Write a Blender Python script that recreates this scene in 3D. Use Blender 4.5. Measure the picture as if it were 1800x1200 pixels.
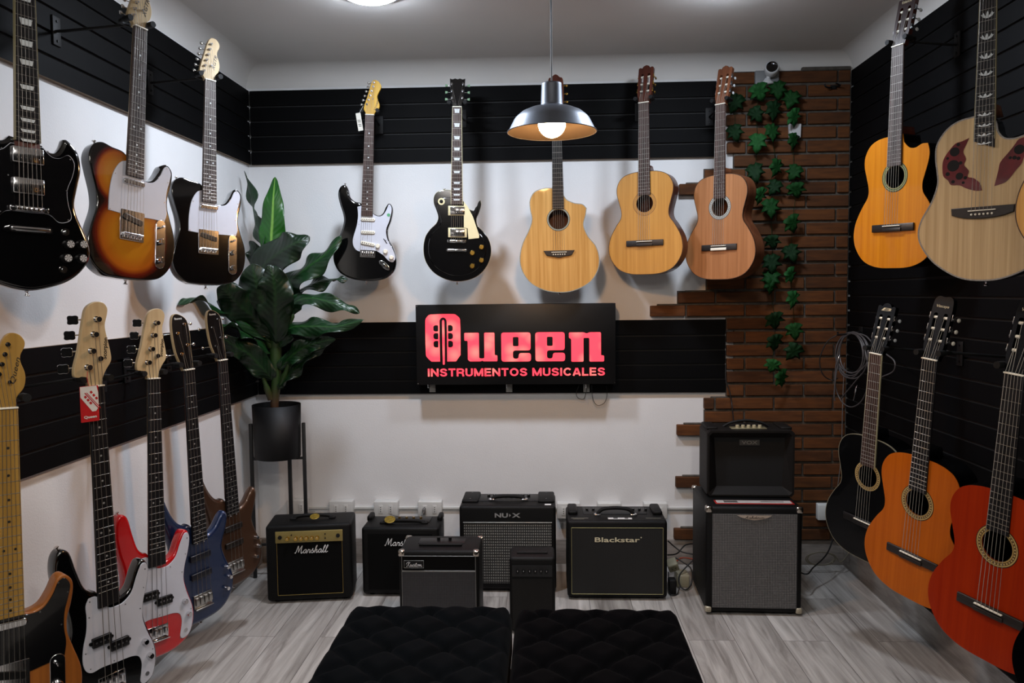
import bpy, bmesh, math, random
from math import sin, cos, pi, radians, atan2, sqrt
from mathutils import Vector, Matrix
from mathutils.geometry import tessellate_polygon
random.seed(7)
SC = bpy.context.scene
for o in list(bpy.data.objects): bpy.data.objects.remove(o)

# ------------------------------------------------------------------ camera
FL = 1384.8                       # focal length in pixels of an 1800 px wide frame
CF = Vector((-0.04310143, 0.99709759, -0.06275873))
CR = Vector((0.99903963, 0.04251953, -0.01057891))
CU = Vector((0.00787973, 0.06315442, 0.99797266))
CC = Vector((0, 0, 1.42316))
cam = bpy.data.cameras.new('camera'); co = bpy.data.objects.new('camera', cam)
SC.collection.objects.link(co); SC.camera = co
cam.sensor_width = 36; cam.lens = FL/1800*36; cam.clip_start = .05
co.matrix_world = Matrix(((CR.x, CU.x, -CF.x, CC.x), (CR.y, CU.y, -CF.y, CC.y), (CR.z, CU.z, -CF.z, CC.z), (0, 0, 0, 1)))

def at(x, y, Y):
    """world point seen at photo pixel (x, y) and at depth Y"""
    d = CF + CR*((x-900)/FL) - CU*((y-600)/FL)
    return CC + d*(Y/d.y)

# ------------------------------------------------------------------ light and exposure
SC.view_settings.view_transform = 'Standard'; SC.view_settings.look = 'None'
SC.view_settings.gamma = 1; SC.view_settings.use_curve_mapping = False
SC.view_settings.exposure = 1.2
W = bpy.data.worlds.new('world'); SC.world = W; W.use_nodes = True
W.node_tree.nodes['Background'].inputs[0].default_value = (.5, .55, .6, 1)
W.node_tree.nodes['Background'].inputs[1].default_value = .02
LED_NEAR = 110.0     # the two ceiling lamps by the back wall
LED_FAR = 68.0       # the lamps further back in the shop
BULB = 110.0           # pendant bulb
ZC = 2.58           # ceiling
YB = 4.068          # back wall plane
XL, XR = -1.53, 1.541
YF = -2.4

# ------------------------------------------------------------------ materials
def lin(h):
    h = h.lstrip('#'); r = [int(h[i:i+2], 16)/255 for i in (0, 2, 4)]
    return tuple([(c/12.92 if c <= .04045 else ((c+.055)/1.055)**2.4) for c in r]) + (1,)
MC = {}
def newmat(name):
    m = bpy.data.materials.new(name); m.use_nodes = True
    return m, m.node_tree.nodes, m.node_tree.links, m.node_tree.nodes['Principled BSDF']
def M(name, col, rough=.5, metal=0, coat=0, var=.06, vscale=30, bump=0, bscale=200, spec=.5, stretch=None, trans=0):
    if name in MC: return MC[name]
    m, N, L, B = newmat(name)
    c = lin(col)
    B.inputs['Roughness'].default_value = rough; B.inputs['Metallic'].default_value = metal
    B.inputs['Coat Weight'].default_value = coat; B.inputs['Coat Roughness'].default_value = .04
    B.inputs['Specular IOR Level'].default_value = spec
    tc = N.new('ShaderNodeTexCoord'); mp = N.new('ShaderNodeMapping'); L.new(tc.outputs['Object'], mp.inputs[0])
    if stretch: mp.inputs['Scale'].default_value = stretch
    nz = N.new('ShaderNodeTexNoise'); nz.inputs['Scale'].default_value = vscale; nz.inputs['Detail'].default_value = 4
    L.new(mp.outputs[0], nz.inputs['Vector'])
    r = N.new('ShaderNodeValToRGB'); L.new(nz.outputs['Fac'], r.inputs[0])
    r.color_ramp.elements[0].position = .3; r.color_ramp.elements[1].position = .7
    r.color_ramp.elements[0].color = tuple(x*(1-var) for x in c[:3])+(1,)
    r.color_ramp.elements[1].color = tuple(min(1, x*(1+var)) for x in c[:3])+(1,)
    L.new(r.outputs[0], B.inputs['Base Color'])
    if bump:
        n2 = N.new('ShaderNodeTexNoise'); n2.inputs['Scale'].default_value = bscale; L.new(mp.outputs[0], n2.inputs['Vector'])
        b = N.new('ShaderNodeBump'); b.inputs['Strength'].default_value = bump; b.inputs['Distance'].default_value = .002
        L.new(n2.outputs['Fac'], b.inputs['Height']); L.new(b.outputs[0], B.inputs['Normal'])
    MC[name] = m; return m
def wood(name, c1, c2, rough=.35, coat=0, scale=14, stretch=(9, 9, .5), fine=.3):
    """grain running along z"""
    if name in MC: return MC[name]
    m, N, L, B = newmat(name)
    tc = N.new('ShaderNodeTexCoord'); mp = N.new('ShaderNodeMapping'); L.new(tc.outputs['Object'], mp.inputs[0])
    mp.inputs['Scale'].default_value = stretch
    nz = N.new('ShaderNodeTexNoise'); nz.inputs['Scale'].default_value = scale; nz.inputs['Detail'].default_value = 6; nz.inputs['Distortion'].default_value = .15
    L.new(mp.outputs[0], nz.inputs['Vector'])
    n2 = N.new('ShaderNodeTexNoise'); n2.inputs['Scale'].default_value = scale*.25; n2.inputs['Detail'].default_value = 2
    L.new(mp.outputs[0], n2.inputs['Vector'])
    mx = N.new('ShaderNodeMath'); mx.operation = 'MULTIPLY_ADD'; L.new(nz.outputs['Fac'], mx.inputs[0]); mx.inputs[1].default_value = fine
    m2 = N.new('ShaderNodeMath'); m2.operation = 'MULTIPLY'; L.new(n2.outputs['Fac'], m2.inputs[0]); m2.inputs[1].default_value = 1-fine
    L.new(m2.outputs[0], mx.inputs[2])
    r = N.new('ShaderNodeValToRGB'); L.new(mx.outputs[0], r.inputs[0])
    r.color_ramp.elements[0].position = .36; r.color_ramp.elements[1].position = .64
    r.color_ramp.elements[0].color = lin(c1); r.color_ramp.elements[1].color = lin(c2)
    L.new(r.outputs[0], B.inputs['Base Color'])
    B.inputs['Roughness'].default_value = max(rough, .45); B.inputs['Coat Weight'].default_value = coat*.35; B.inputs['Coat Roughness'].default_value = .05; B.inputs['Specular IOR Level'].default_value = .3
    MC[name] = m; return m
def emit(name, col, s, col2=None):
    m, N, L, B = newmat(name)
    B.inputs['Base Color'].default_value = lin(col); B.inputs['Emission Color'].default_value = lin(col)
    B.inputs['Emission Strength'].default_value = s
    if col2:
        tc = N.new('ShaderNodeTexCoord'); nz = N.new('ShaderNodeTexVoronoi'); nz.inputs['Scale'].default_value = 13
        L.new(tc.outputs['Object'], nz.inputs['Vector'])
        r = N.new('ShaderNodeValToRGB'); L.new(nz.outputs['Distance'], r.inputs[0])
        r.color_ramp.elements[0].color = lin(col2); r.color_ramp.elements[1].color = lin(col)
        r.color_ramp.elements[0].position = .05; r.color_ramp.elements[1].position = .55
        L.new(r.outputs[0], B.inputs['Emission Color'])
    return m

white_wall = M('white_wall_paint', 'dcdcdc', .75, var=.03, vscale=3, bump=.25, bscale=160)
ceil_m = M('ceiling_paint', 'd6d4d0', .85, var=.03, vscale=2)
black_slat = M('black_slatwall_board', '070708', .6, var=.12, vscale=6, bump=.06, bscale=60, spec=.07)
groove_m = M('slat_groove', '050505', .7)
mdf = M('raw_board_edge', '6a553e', .7, var=.15)
chrome = M('chrome', 'd8d8da', .12, 1, var=.02)
dull_metal = M('dull_metal', '9a9a9c', .35, 1, var=.05)
gold = M('gold_metal', 'c9a24c', .22, 1, var=.05)
black_plastic = M('black_plastic', '060607', .4, spec=.35)
matte_black = M('matte_black', '070708', .6, spec=.3)
gloss_black = M('gloss_black_lacquer', '040405', .12, coat=1, var=.02, spec=.5)
rubber = M('black_rubber', '080808', .7, spec=.3)
white_pg = M('white_pickguard', 'c0c3cd', .5, coat=.0, var=.015)
cream = M('cream_plastic', 'd9cfa4', .35, var=.03)
black_pg = M('black_pickguard', '08080a', .18, coat=.5)
rosewood = wood('rosewood_board', '2b1b16', '46302a', .5, scale=20)
rosegrey = wood('grey_rosewood_board', '3a3230', '594e4a', .5, scale=20)
ebony = wood('ebony_board', '0f0e10', '1e1c1e', .45, scale=20)
maple = wood('pale_maple', 'b39a72', 'c4ae86', .35, .5)
maple_amber = wood('amber_maple', '8e6a2c', 'a5803e', .3, .8)
maple_yellow = wood('vintage_yellow_maple', 'b98a1e', 'd8ab34', .3, .8)
fret_m = M('fret_wire', 'a09c94', .35, 1)
string_m = M('string_steel', '8d8982', .4, 1)
nylon = M('nylon_string', '8f8b82', .5)
bone = M('bone', 'e2dccb', .5, var=.02)
pearl = M('pearl', 'd5dadb', .3, var=.12, vscale=90)
mahog = wood('dark_mahogany', '3a170e', '5a2817', .25, .8)
mahog_mid = wood('brown_mahogany', '5d3420', '7a4a30', .4, .3)
text_black = M('printed_black', '15100c', .5)
text_white = M('printed_white', 'd9d9d6', .5)

# ------------------------------------------------------------------ mesh helper
class MB:
    def __init__(s): s.v = []; s.f = []; s.mi = []; s.sm = []
    def add(s, vs, fs, mi=0, smooth=False, T=None):
        b = len(s.v)
        s.v += [tuple(T @ Vector(p)) if T else tuple(p) for p in vs]
        for f in fs: s.f.append(tuple(b+i for i in f)); s.mi.append(mi); s.sm.append(smooth)
    def box(s, c, d, mi=0, r=0, T=None, seg=2, smooth=False):
        bm = bmesh.new(); bmesh.ops.create_cube(bm, size=1)
        for v in bm.verts: v.co = Vector((v.co.x*d[0]+c[0], v.co.y*d[1]+c[1], v.co.z*d[2]+c[2]))
        if r: bmesh.ops.bevel(bm, geom=bm.edges[:], offset=r, segments=seg, profile=.5, affect='EDGES', clamp_overlap=True); smooth = seg > 1
        bm.verts.index_update()
        s.add([v.co.copy() for v in bm.verts], [[v.index for v in f.verts] for f in bm.faces], mi, smooth, T); bm.free()
    def tube(s, pts, r, mi=0, n=8, closed=False, caps=True):
        pts = [Vector(p) for p in pts]; N = len(pts)
        rs = r if isinstance(r, (list, tuple)) else [r]*N
        t0 = None; rings = []
        up = None
        for i in range(N):
            a = pts[i-1] if (i > 0 or closed) else pts[i]; b = pts[(i+1) % N] if (i < N-1 or closed) else pts[i]
            t = (b-a).normalized() if (b-a).length > 1e-9 else Vector((0, 0, 1))
            if up is None:
                up = Vector((0, 0, 1)) if abs(t.z) < .9 else Vector((1, 0, 0))
                up = (up - t*up.dot(t)).normalized()
            else:
                up = (up - t*up.dot(t));  up = up.normalized() if up.length > 1e-6 else t.orthogonal().normalized()
            w = t.cross(up)
            rings.append([pts[i] + (up*cos(2*pi*k/n) + w*sin(2*pi*k/n))*rs[i] for k in range(n)])
        vs = [p for g in rings for p in g]; fs = []
        for i in range(N if closed else N-1):
            for k in range(n):
                j = (i+1) % N; fs.append((i*n+k, j*n+k, j*n+(k+1) % n, i*n+(k+1) % n)[::-1])
        s.add(vs, fs, mi, True)
        if caps and not closed:
            s.add(rings[0], [tuple(range(n))], mi); s.add(rings[-1], [tuple(range(n))[::-1]], mi)
    def cyl(s, a, b, r, mi=0, n=16, r2=None): s.tube([a, b], [r, r if r2 is None else r2], mi, n)
    def lathe(s, prof, mi=0, n=32, T=None, smooth=True):
        """prof: (radius, z)"""
        vs = []; fs = []
        for (r, z) in prof:
            for k in range(n): vs.append((r*cos(2*pi*k/n), r*sin(2*pi*k/n), z))
        for i in range(len(prof)-1):
            for k in range(n): fs.append((i*n+k, i*n+(k+1) % n, (i+1)*n+(k+1) % n, (i+1)*n+k))
        s.add(vs, fs, mi, smooth, T)
    def sphere(s, c, r, mi=0, n=16, sc=(1, 1, 1)):
        T = Matrix.Translation(Vector(c)) @ Matrix.Diagonal((sc[0], sc[1], sc[2], 1))
        s.lathe([(max(1e-5, r*sin(pi*i/(n//2))), -r*cos(pi*i/(n//2))) for i in range(n//2+1)], mi, n, T)
    def slab(s, o, yf, yb, bf=0, bb=0, mi=0, seg=3, caps=(1, 1), cmi=None, bmi=None):
        """outline o in the x-z plane, front face at y=yf facing -y; rounded edges bf, bb"""
        o = ccw(o); n = len(o); nr = []
        for i in range(n):
            a = Vector(o[i-1]); b = Vector(o[i]); c = Vector(o[(i+1) % n])
            d = ((b-a).normalized() + (c-b).normalized())
            d = d.normalized() if d.length > 1e-6 else (c-b).normalized()
            nr.append(Vector((d.y, -d.x)))
        rings = []
        def ring(ins, y): rings.append([(o[i][0]-nr[i].x*ins, y, o[i][1]-nr[i].y*ins) for i in range(n)])
        if bf:
            for k in range(seg+1): a = pi/2*k/seg; ring(bf*(1-sin(a)), yf+bf*(1-cos(a)))
        else: ring(0, yf)
        if bb:
            for k in range(seg, -1, -1): a = pi/2*k/seg; ring(bb*(1-sin(a)), yb-bb*(1-cos(a)))
        else: ring(0, yb)
        vs = [p for g in rings for p in g]; fs = []
        for i in range(len(rings)-1):
            for k in range(n): fs.append((i*n+k, i*n+(k+1) % n, (i+1)*n+(k+1) % n, (i+1)*n+k))
        s.add([(p[0], p[1], p[2]) for p in vs], [f[::-1] for f in fs], mi, True)
        for j, rg, rev in ((0, rings[0], 0), (1, rings[-1], 1)):
            if caps[j]:
                tr = tessellate_polygon([[Vector((p[0], p[2], 0)) for p in rg]])
                s.tris(rg, tr, rev, (cmi if cmi is not None else mi) if j == 0 else (bmi if bmi is not None else mi))
    def tris(s, vs, tr, rev, mi):
        fs = []
        for t in tr:
            a, b, c = [Vector(vs[i]) for i in t]
            ny = (b-a).cross(c-a).y
            if (ny > 0) != bool(rev): t = (t[0], t[2], t[1])
            fs.append(tuple(t))
        s.add(vs, fs, mi, False)
    def plate(s, loops, yf, th, mi=0, smi=None):
        """flat plate with holes in the x-z plane, front at yf"""
        fl = [p for l in loops for p in l]
        tr = tessellate_polygon([[Vector((p[0], p[1], 0)) for p in l] for l in loops])
        s.tris([(p[0], yf, p[1]) for p in fl], tr, 0, mi); s.tris([(p[0], yf+th, p[1]) for p in fl], tr, 1, mi)
        for li, l in enumerate(loops):
            l = ccw(l); l = l if li == 0 else l[::-1]; n = len(l)
            s.add([(p[0], yf, p[1]) for p in l]+[(p[0], yf+th, p[1]) for p in l], [(k, (k+1) % n, n+(k+1) % n, n+k) for k in range(n)], mi if smi is None else smi)
    def build(s, name, mats, parent=None, T=None):
        me = bpy.data.meshes.new(name); me.from_pydata(s.v, [], s.f)
        for m in (mats if isinstance(mats, (list, tuple)) else [mats]): me.materials.append(m)
        me.polygons.foreach_set('material_index', s.mi); me.polygons.foreach_set('use_smooth', s.sm); me.update()
        ob = bpy.data.objects.new(name, me); SC.collection.objects.link(ob)
        if parent is not None: ob.parent = parent
        if T is not None: ob.matrix_local = T
        return ob
def ccw(o):
    a = sum(o[i-1][0]*o[i][1]-o[i][0]*o[i-1][1] for i in range(len(o)))
    return list(o) if a > 0 else list(o)[::-1]
def spl(P, sub=6, closed=True):
    """smooth curve through points; a third element marks a corner"""
    n = len(P); out = []
    g = lambda i: Vector(P[i % n][:2]) if closed else Vector(P[max(0, min(n-1, i))][:2])
    for i in range(n if closed else n-1):
        a, b = g(i), g(i+1)
        ma = (b-a) if len(P[i % n]) > 2 else (b-g(i-1))/2
        mb = (b-a) if len(P[(i+1) % n]) > 2 else (g(i+2)-a)/2
        L_ = (b-a).length
        for m_ in (ma, mb):
            if m_.length > 1.3*L_: m_ *= 1.3*L_/m_.length
        for k in range(sub):
            t = k/sub; h = (2*t**3-3*t*t+1, t**3-2*t*t+t, -2*t**3+3*t*t, t**3-t*t)
            p = a*h[0]+ma*h[1]+b*h[2]+mb*h[3]; out.append((p.x, p.y))
    if not closed: out.append(tuple(g(n-1)))
    return out
def spl3(P, sub=6):
    n = len(P); P = [Vector(p) for p in P]; out = []
    for i in range(n-1):
        a, b = P[i], P[i+1]; ma = (b-P[max(0, i-1)])/2; mb = (P[min(n-1, i+2)]-a)/2
        for k in range(sub):
            t = k/sub; out.append(a*(2*t**3-3*t*t+1)+ma*(t**3-2*t*t+t)+b*(-2*t**3+3*t*t)+mb*(t**3-t*t))
    out.append(P[-1]); return out
def circ(cx, cz, r, n=32, rz=None): return [(cx+r*cos(2*pi*k/n), cz+(rz or r)*sin(2*pi*k/n)) for k in range(n)]
def rrect(cx, cz, w, h, r, n=4):
    o = []
    for (sx, sz, a0) in ((1, 1, 0), (-1, 1, 90), (-1, -1, 180), (1, -1, 270)):
        for k in range(n+1): a = radians(a0+90*k/n); o.append((cx+sx*(w/2-r)+r*cos(a), cz+sz*(h/2-r)+r*sin(a)))
    return o
def mirror(h): return h + [(-p[0],)+tuple(p[1:]) for p in reversed(h) if abs(p[0]) > 1e-6]
def rotp(pts, a, c=(0, 0)): return [(c[0]+(p[0]-c[0])*cos(a)-(p[1]-c[1])*sin(a), c[1]+(p[0]-c[0])*sin(a)+(p[1]-c[1])*cos(a)) for p in pts]

def thing(name, label, cat, loc=(0, 0, 0), rz=0, group=None, mat=None):
    o = bpy.data.objects.new(name, None); SC.collection.objects.link(o); o.empty_display_size = .05
    if mat is not None: o.matrix_world = mat
    else: o.location = loc; o.rotation_euler = (0, 0, rz)
    o['label'] = label; o['category'] = cat
    if group: o['group'] = group
    return o
def tag(o, label, cat, group=None):
    o['label'] = label; o['category'] = cat
    if group: o['group'] = group
    return o
def struct(o, label=None): o['kind'] = 'structure'; return o

def text(name, s, h, m, parent, loc, bold=0, shear=0, width=None, ang=0, ext=.0004, T=None):
    """flat lettering facing -y, centred on loc; ang turns it in the x-z plane"""
    cu = bpy.data.curves.new('t', 'FONT'); cu.body = s; cu.size = 1; cu.offset = bold; cu.shear = shear; cu.extrude = .01; cu.resolution_u = 3
    to = bpy.data.objects.new('t', cu); SC.collection.objects.link(to)
    me = bpy.data.meshes.new_from_object(to.evaluated_get(bpy.context.evaluated_depsgraph_get()))
    bpy.data.objects.remove(to)
    xs = [v.co.x for v in me.vertices]; ys = [v.co.y for v in me.vertices]
    cx, cy = (min(xs)+max(xs))/2, (min(ys)+max(ys))/2
    sy = h/(max(ys)-min(ys)); sx = width/(max(xs)-min(xs)) if width else sy
    for v in me.vertices:
        x, y, z = (v.co.x-cx)*sx, (v.co.y-cy)*sy, v.co.z/.01*ext
        x, y = x*cos(ang)-y*sin(ang), x*sin(ang)+y*cos(ang)
        v.co = (loc[0]+x, loc[1]-z, loc[2]+y)
    me.materials.clear(); me.materials.append(m)
    o = bpy.data.objects.new(name, me); SC.collection.objects.link(o); o.parent = parent
    if T is not None: o.matrix_local = T
    return o
SCRIPT = {
 'M': (1.0, [[(-.06, .1), (.02, .0), (.12, .3), (.26, .95), (.3, 1.0)], [(.3, 1.0), (.36, .5), (.4, .12)], [(.4, .12), (.56, .6), (.76, 1.0)], [(.76, 1.0), (.72, .35), (.76, .02), (.86, 0), (1.0, .2)]]),
 'K': (.85, [[(.0, .5), (.1, .8), (.5, 1.0), (.38, .5), (.25, .0), (.05, .1)], [(.75, .95), (.42, .5), (.5, .45), (.7, .0), (.85, .1)]]),
 'a': (.55, [[(.42, .42), (.25, .48), (.06, .28), (.1, .02), (.28, .06), (.42, .42), (.38, .08), (.48, 0), (.6, .15)]]),
 'r': (.42, [[(0, .12), (.12, .5), (.16, .42), (.34, .42), (.28, .1), (.34, 0), (.46, .12)]]),
 's': (.46, [[(0, .12), (.12, .3), (.26, .6)], [(.26, .6), (.24, .42), (.36, .2), (.28, .0), (.1, .04)], [(.3, .02), (.5, .14)]]),
 'h': (.52, [[(0, .12), (.3, .9), (.26, 1.0), (.16, .8), (.06, 0)], [(.08, .15), (.28, .45), (.36, .38), (.3, .05), (.38, 0), (.54, .15)]]),
 'l': (.34, [[(0, .15), (.3, .85), (.26, 1.0), (.14, .75), (.1, .08), (.2, 0), (.38, .15)]]),
 'u': (.55, [[(.0, .3), (.1, .48), (.08, .1), (.2, 0), (.4, .46), (.38, .06), (.46, 0), (.58, .15)]]),
 't': (.34, [[(.0, .15), (.24, .85), (.12, .08), (.2, 0), (.36, .15)], [(.04, .58), (.34, .62)]]),
 'o': (.46, [[(.24, .46), (.06, .3), (.1, .02), (.3, .04), (.34, .36), (.22, .46), (.46, .4)]]),
 'm': (.75, [[(.0, .3), (.08, .46), (.06, 0)], [(.06, .2), (.24, .46), (.26, 0)], [(.27, .2), (.46, .46), (.5, .06), (.56, 0), (.74, .15)]]),
 'd': (.5, [[(.36, .42), (.1, .4), (.08, .05), (.3, .1), (.46, 1.0), (.38, .05), (.5, .1)]]),
 'w': (.6, [[(.0, .45), (.12, .02), (.28, .4), (.38, .02), (.54, .45), (.6, .4)]]),
 'n': (.5, [[(.0, .3), (.08, .46), (.06, 0)], [(.06, .2), (.28, .46), (.32, .06), (.38, 0), (.5, .15)]]),
 'A': (.8, [[(0, .05), (.15, .1), (.55, 1.0), (.5, .5), (.55, .02), (.68, .1)], [(.2, .4), (.6, .42)]]),
}
def script(name, s, w, h, m, parent, loc, r=.0012, slant=.18, T=None):
    tot = sum(SCRIPT[c][0] for c in s); mb = MB(); x = 0
    for c in s:
        for st in SCRIPT[c][1]:
            pts = spl([((x+p[0])/tot*w-w/2+p[1]*h*slant, p[1]*h-h/2) for p in st], 4, False)
            mb.tube([(loc[0]+p[0], loc[1], loc[2]+p[1]) for p in pts], r, n=5)
        x += SCRIPT[c][0]
    return mb.build(name, m, parent, T)
# ------------------------------------------------------------------ room shell
def shell():
    m = MB(); m.add([(XL-.1, YF, 0), (XR+.1, YF, 0), (XR+.1, YB+.1, 0), (XL-.1, YB+.1, 0)], [(0, 1, 2, 3)])
    fm, N, L, B = newmat('grey_laminate_planks')
    tc = N.new('ShaderNodeTexCoord'); mp = N.new('ShaderNodeMapping'); L.new(tc.outputs['Object'], mp.inputs[0]); mp.inputs['Rotation'].default_value = (0, 0, radians(-90))
    br = N.new('ShaderNodeTexBrick'); L.new(mp.outputs[0], br.inputs['Vector']); br.inputs['Scale'].default_value = 1
    br.inputs['Brick Width'].default_value = 1.2; br.inputs['Row Height'].default_value = .19; br.inputs['Mortar Size'].default_value = .0012; br.inputs['Mortar Smooth'].default_value = .2; br.offset = .37
    br.inputs['Color1'].default_value = (0, 0, 0, 1); br.inputs['Color2'].default_value = (1, 1, 1, 1); br.inputs['Mortar'].default_value = (.5, .5, .5, 1)
    mp2 = N.new('ShaderNodeMapping'); L.new(tc.outputs['Object'], mp2.inputs[0]); mp2.inputs['Scale'].default_value = (14, .9, 1)
    ad = N.new('ShaderNodeVectorMath'); ad.operation = 'MULTIPLY_ADD'; L.new(br.outputs['Color'], ad.inputs[0]); ad.inputs[1].default_value = (9, 7, 5); L.new(mp2.outputs[0], ad.inputs[2])
    nz = N.new('ShaderNodeTexNoise'); nz.inputs['Scale'].default_value = 1.6; nz.inputs['Detail'].default_value = 8; nz.inputs['Roughness'].default_value = .62; nz.inputs['Distortion'].default_value = 1.1; L.new(ad.outputs[0], nz.inputs['Vector'])
    r = N.new('ShaderNodeValToRGB'); L.new(nz.outputs['Fac'], r.inputs[0]); e = r.color_ramp.elements
    e[0].position = .3; e[0].color = lin('7a7570'); e[1].position = .72; e[1].color = lin('cac7c2'); x = e.new(.5); x.color = lin('a9a5a0')
    mx = N.new('ShaderNodeMix'); mx.data_type = 'RGBA'; mx.blend_type = 'MULTIPLY'; mx.inputs[0].default_value = 1
    r2 = N.new('ShaderNodeValToRGB'); L.new(br.outputs['Color'], r2.inputs[0]); r2.color_ramp.elements[0].color = (.72, .71, .70, 1); r2.color_ramp.elements[1].color = (1.05, 1.05, 1.05, 1)
    L.new(r.outputs[0], mx.inputs[6]); L.new(r2.outputs[0], mx.inputs[7])
    m2 = N.new('ShaderNodeMix'); m2.data_type = 'RGBA'; L.new(br.outputs['Fac'], m2.inputs[0]); L.new(mx.outputs[2], m2.inputs[6]); m2.inputs[7].default_value = lin('4a4541')
    L.new(m2.outputs[2], B.inputs['Base Color']); B.inputs['Roughness'].default_value = .42
    bp = N.new('ShaderNodeBump'); bp.inputs['Strength'].default_value = .15; bp.inputs['Distance'].default_value = .002; L.new(nz.outputs['Fac'], bp.inputs['Height']); L.new(bp.outputs[0], B.inputs['Normal'])
    struct(m.build('floor', fm))
    for nm, vs in (('wall_back', [(XL, YB, 0), (XR, YB, 0), (XR, YB, ZC), (XL, YB, ZC)]), ('wall_left', [(XL, YF, 0), (XL, YB, 0), (XL, YB, ZC), (XL, YF, ZC)]),
                   ('wall_right', [(XR, YB, 0), (XR, YF, 0), (XR, YF, ZC), (XR, YB, ZC)]), ('wall_front', [(XR, YF, 0), (XL, YF, 0), (XL, YF, ZC), (XR, YF, ZC)])):
        m = MB(); n = Vector({'wall_back': (0, .08, 0), 'wall_left': (-.08, 0, 0), 'wall_right': (.08, 0, 0), 'wall_front': (0, -.08, 0)}[nm])
        o = [Vector(v)+n for v in vs]; m.add([tuple(v) for v in vs]+[tuple(v) for v in o], [(0, 1, 2, 3), (7, 6, 5, 4), (0, 4, 5, 1), (1, 5, 6, 2), (2, 6, 7, 3), (3, 7, 4, 0)])
        struct(m.build(nm, white_wall if nm != 'wall_front' else M('low_bounce_wall', '1c1c1e', .7)))  # unseen front wall is made dark to cut bounced fill light
    m = MB(); m.box(((XL+XR)/2, (YF+YB)/2, ZC+.04), (XR-XL+.16, YB-YF+.16, .08)); struct(m.build('ceiling', ceil_m))
    # coved plaster edge between walls and ceiling
    r = .10; pr = [(r*(1-cos(a)), -r*(1-sin(a))) for a in [pi/2*k/8 for k in range(9)]]   # (out from the wall, down from the ceiling)
    for nm, f in (('trim_1', lambda d, z, t: ((XL+d, YF+t*(YB-YF), ZC+z))), ('trim_2', lambda d, z, t: ((XR-d, YF+t*(YB-YF), ZC+z))), ('trim_3', lambda d, z, t: ((XL+t*(XR-XL), YB-d, ZC+z)))):
        m = MB(); vs = [f(d, z, t) for t in (0, 1) for d, z in pr] + [f(0, 0, 0), f(0, 0, 1)]
        m.add(vs, [(k, k+1, 10+k, 9+k) for k in range(8)], 0, True)
        m.add(vs, [tuple(range(9))+(18,), tuple(range(9, 18))+(19,)], 0)
        struct(m.build(nm, ceil_m))
    sk = wood('grey_skirting', '77706a', '98918a', .45, scale=10, stretch=(2, 2, 12))
    for nm, c, d in (('baseboard_back', ((XL+XR)/2, YB-.009, .065), (XR-XL, .018, .13)), ('baseboard_left', (XL+.009, (YF+YB-.018)/2, .065), (.018, YB-.018-YF, .13)), ('baseboard_right', (XR-.009, (YF+YB-.018)/2, .065), (.018, YB-.018-YF, .13))):
        m = MB(); m.box(c, d, r=.002); struct(m.build(nm, sk))
shell()

def slatwall(name, label, axis, face, a0, a1, z0, z1, n, tagit=True, wall=None):
    """grooved display boards; axis 'y': panel along Y on a side wall, 'x': along X on the back wall"""
    m = MB(); p = (z1-z0)/n; prof = []   # (depth behind the face, z)
    th = .017
    for k in range(n):
        zb = z0+k*p
        prof += [(0, zb+.0), (0, zb+p-.010), (.011, zb+p-.010)]
        if k < n-1: prof += [(.011, zb+p)]
    prof[-1] = (0, z1) ; prof[-2] = (0, z1-.0101)
    prof = [(th, z0)] + prof + [(th, z1)]
    f = {'L': lambda d, z, t: (face-d, t, z), 'R': lambda d, z, t: (face+d, t, z), 'B': lambda d, z, t: (t, face+d, z)}[axis]
    K = len(prof); vs = [f(d, z, a0) for d, z in prof]+[f(d, z, a1) for d, z in prof]
    for k in range(K-1):
        deep = (prof[k][0] > .005 and prof[k+1][0] > .005) or (abs(prof[k][1]-prof[k+1][1]) < 1e-6 and 0 < k < K-2)
        m.add([vs[k], vs[k+1], vs[K+k+1], vs[K+k]], [(0, 1, 2, 3)], 2 if k in (0, K-2) else (1 if deep else 0))
    m.add([f(th, z0, a0), f(th, z1, a0), f(th, z1, a1), f(th, z0, a1)], [(0, 1, 2, 3)])
    for s in (0, 1): m.add(vs[s*K:(s+1)*K], [tuple(range(K))], 0)
    return tag(m.build(name, [black_slat, groove_m, mdf]), label, 'slatwall', 'black slatwall boards')
Z1, Z2, Z3, Z4 = 2.464, 2.090, 1.273, .900
slatwall('slatwall_panel', 'black slatwall strip high on the left wall behind the electric guitars', 'L', -1.512, YF+.02, 4.049, Z2, Z1, 5)
slatwall('slatwall_panel', 'black slatwall strip low on the left wall behind the bass headstocks', 'L', -1.512, YF+.02, 4.049, Z4, Z3, 5)
slatwall('slatwall_panel', 'black slatwall strip near the ceiling on the back wall behind the pendant lamp', 'B', 4.05, -1.51, .862, Z2, Z1, 5)
slatwall('slatwall_panel', 'black slatwall strip on the back wall behind the lit red sign', 'B', 4.05, -1.51, .915, Z4, Z3, 5)
slatwall('slatwall_panel', 'full height black slatwall covering the right wall', 'R', 1.523, YF+.02, 4.049, .135, 2.50, 32)

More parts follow.
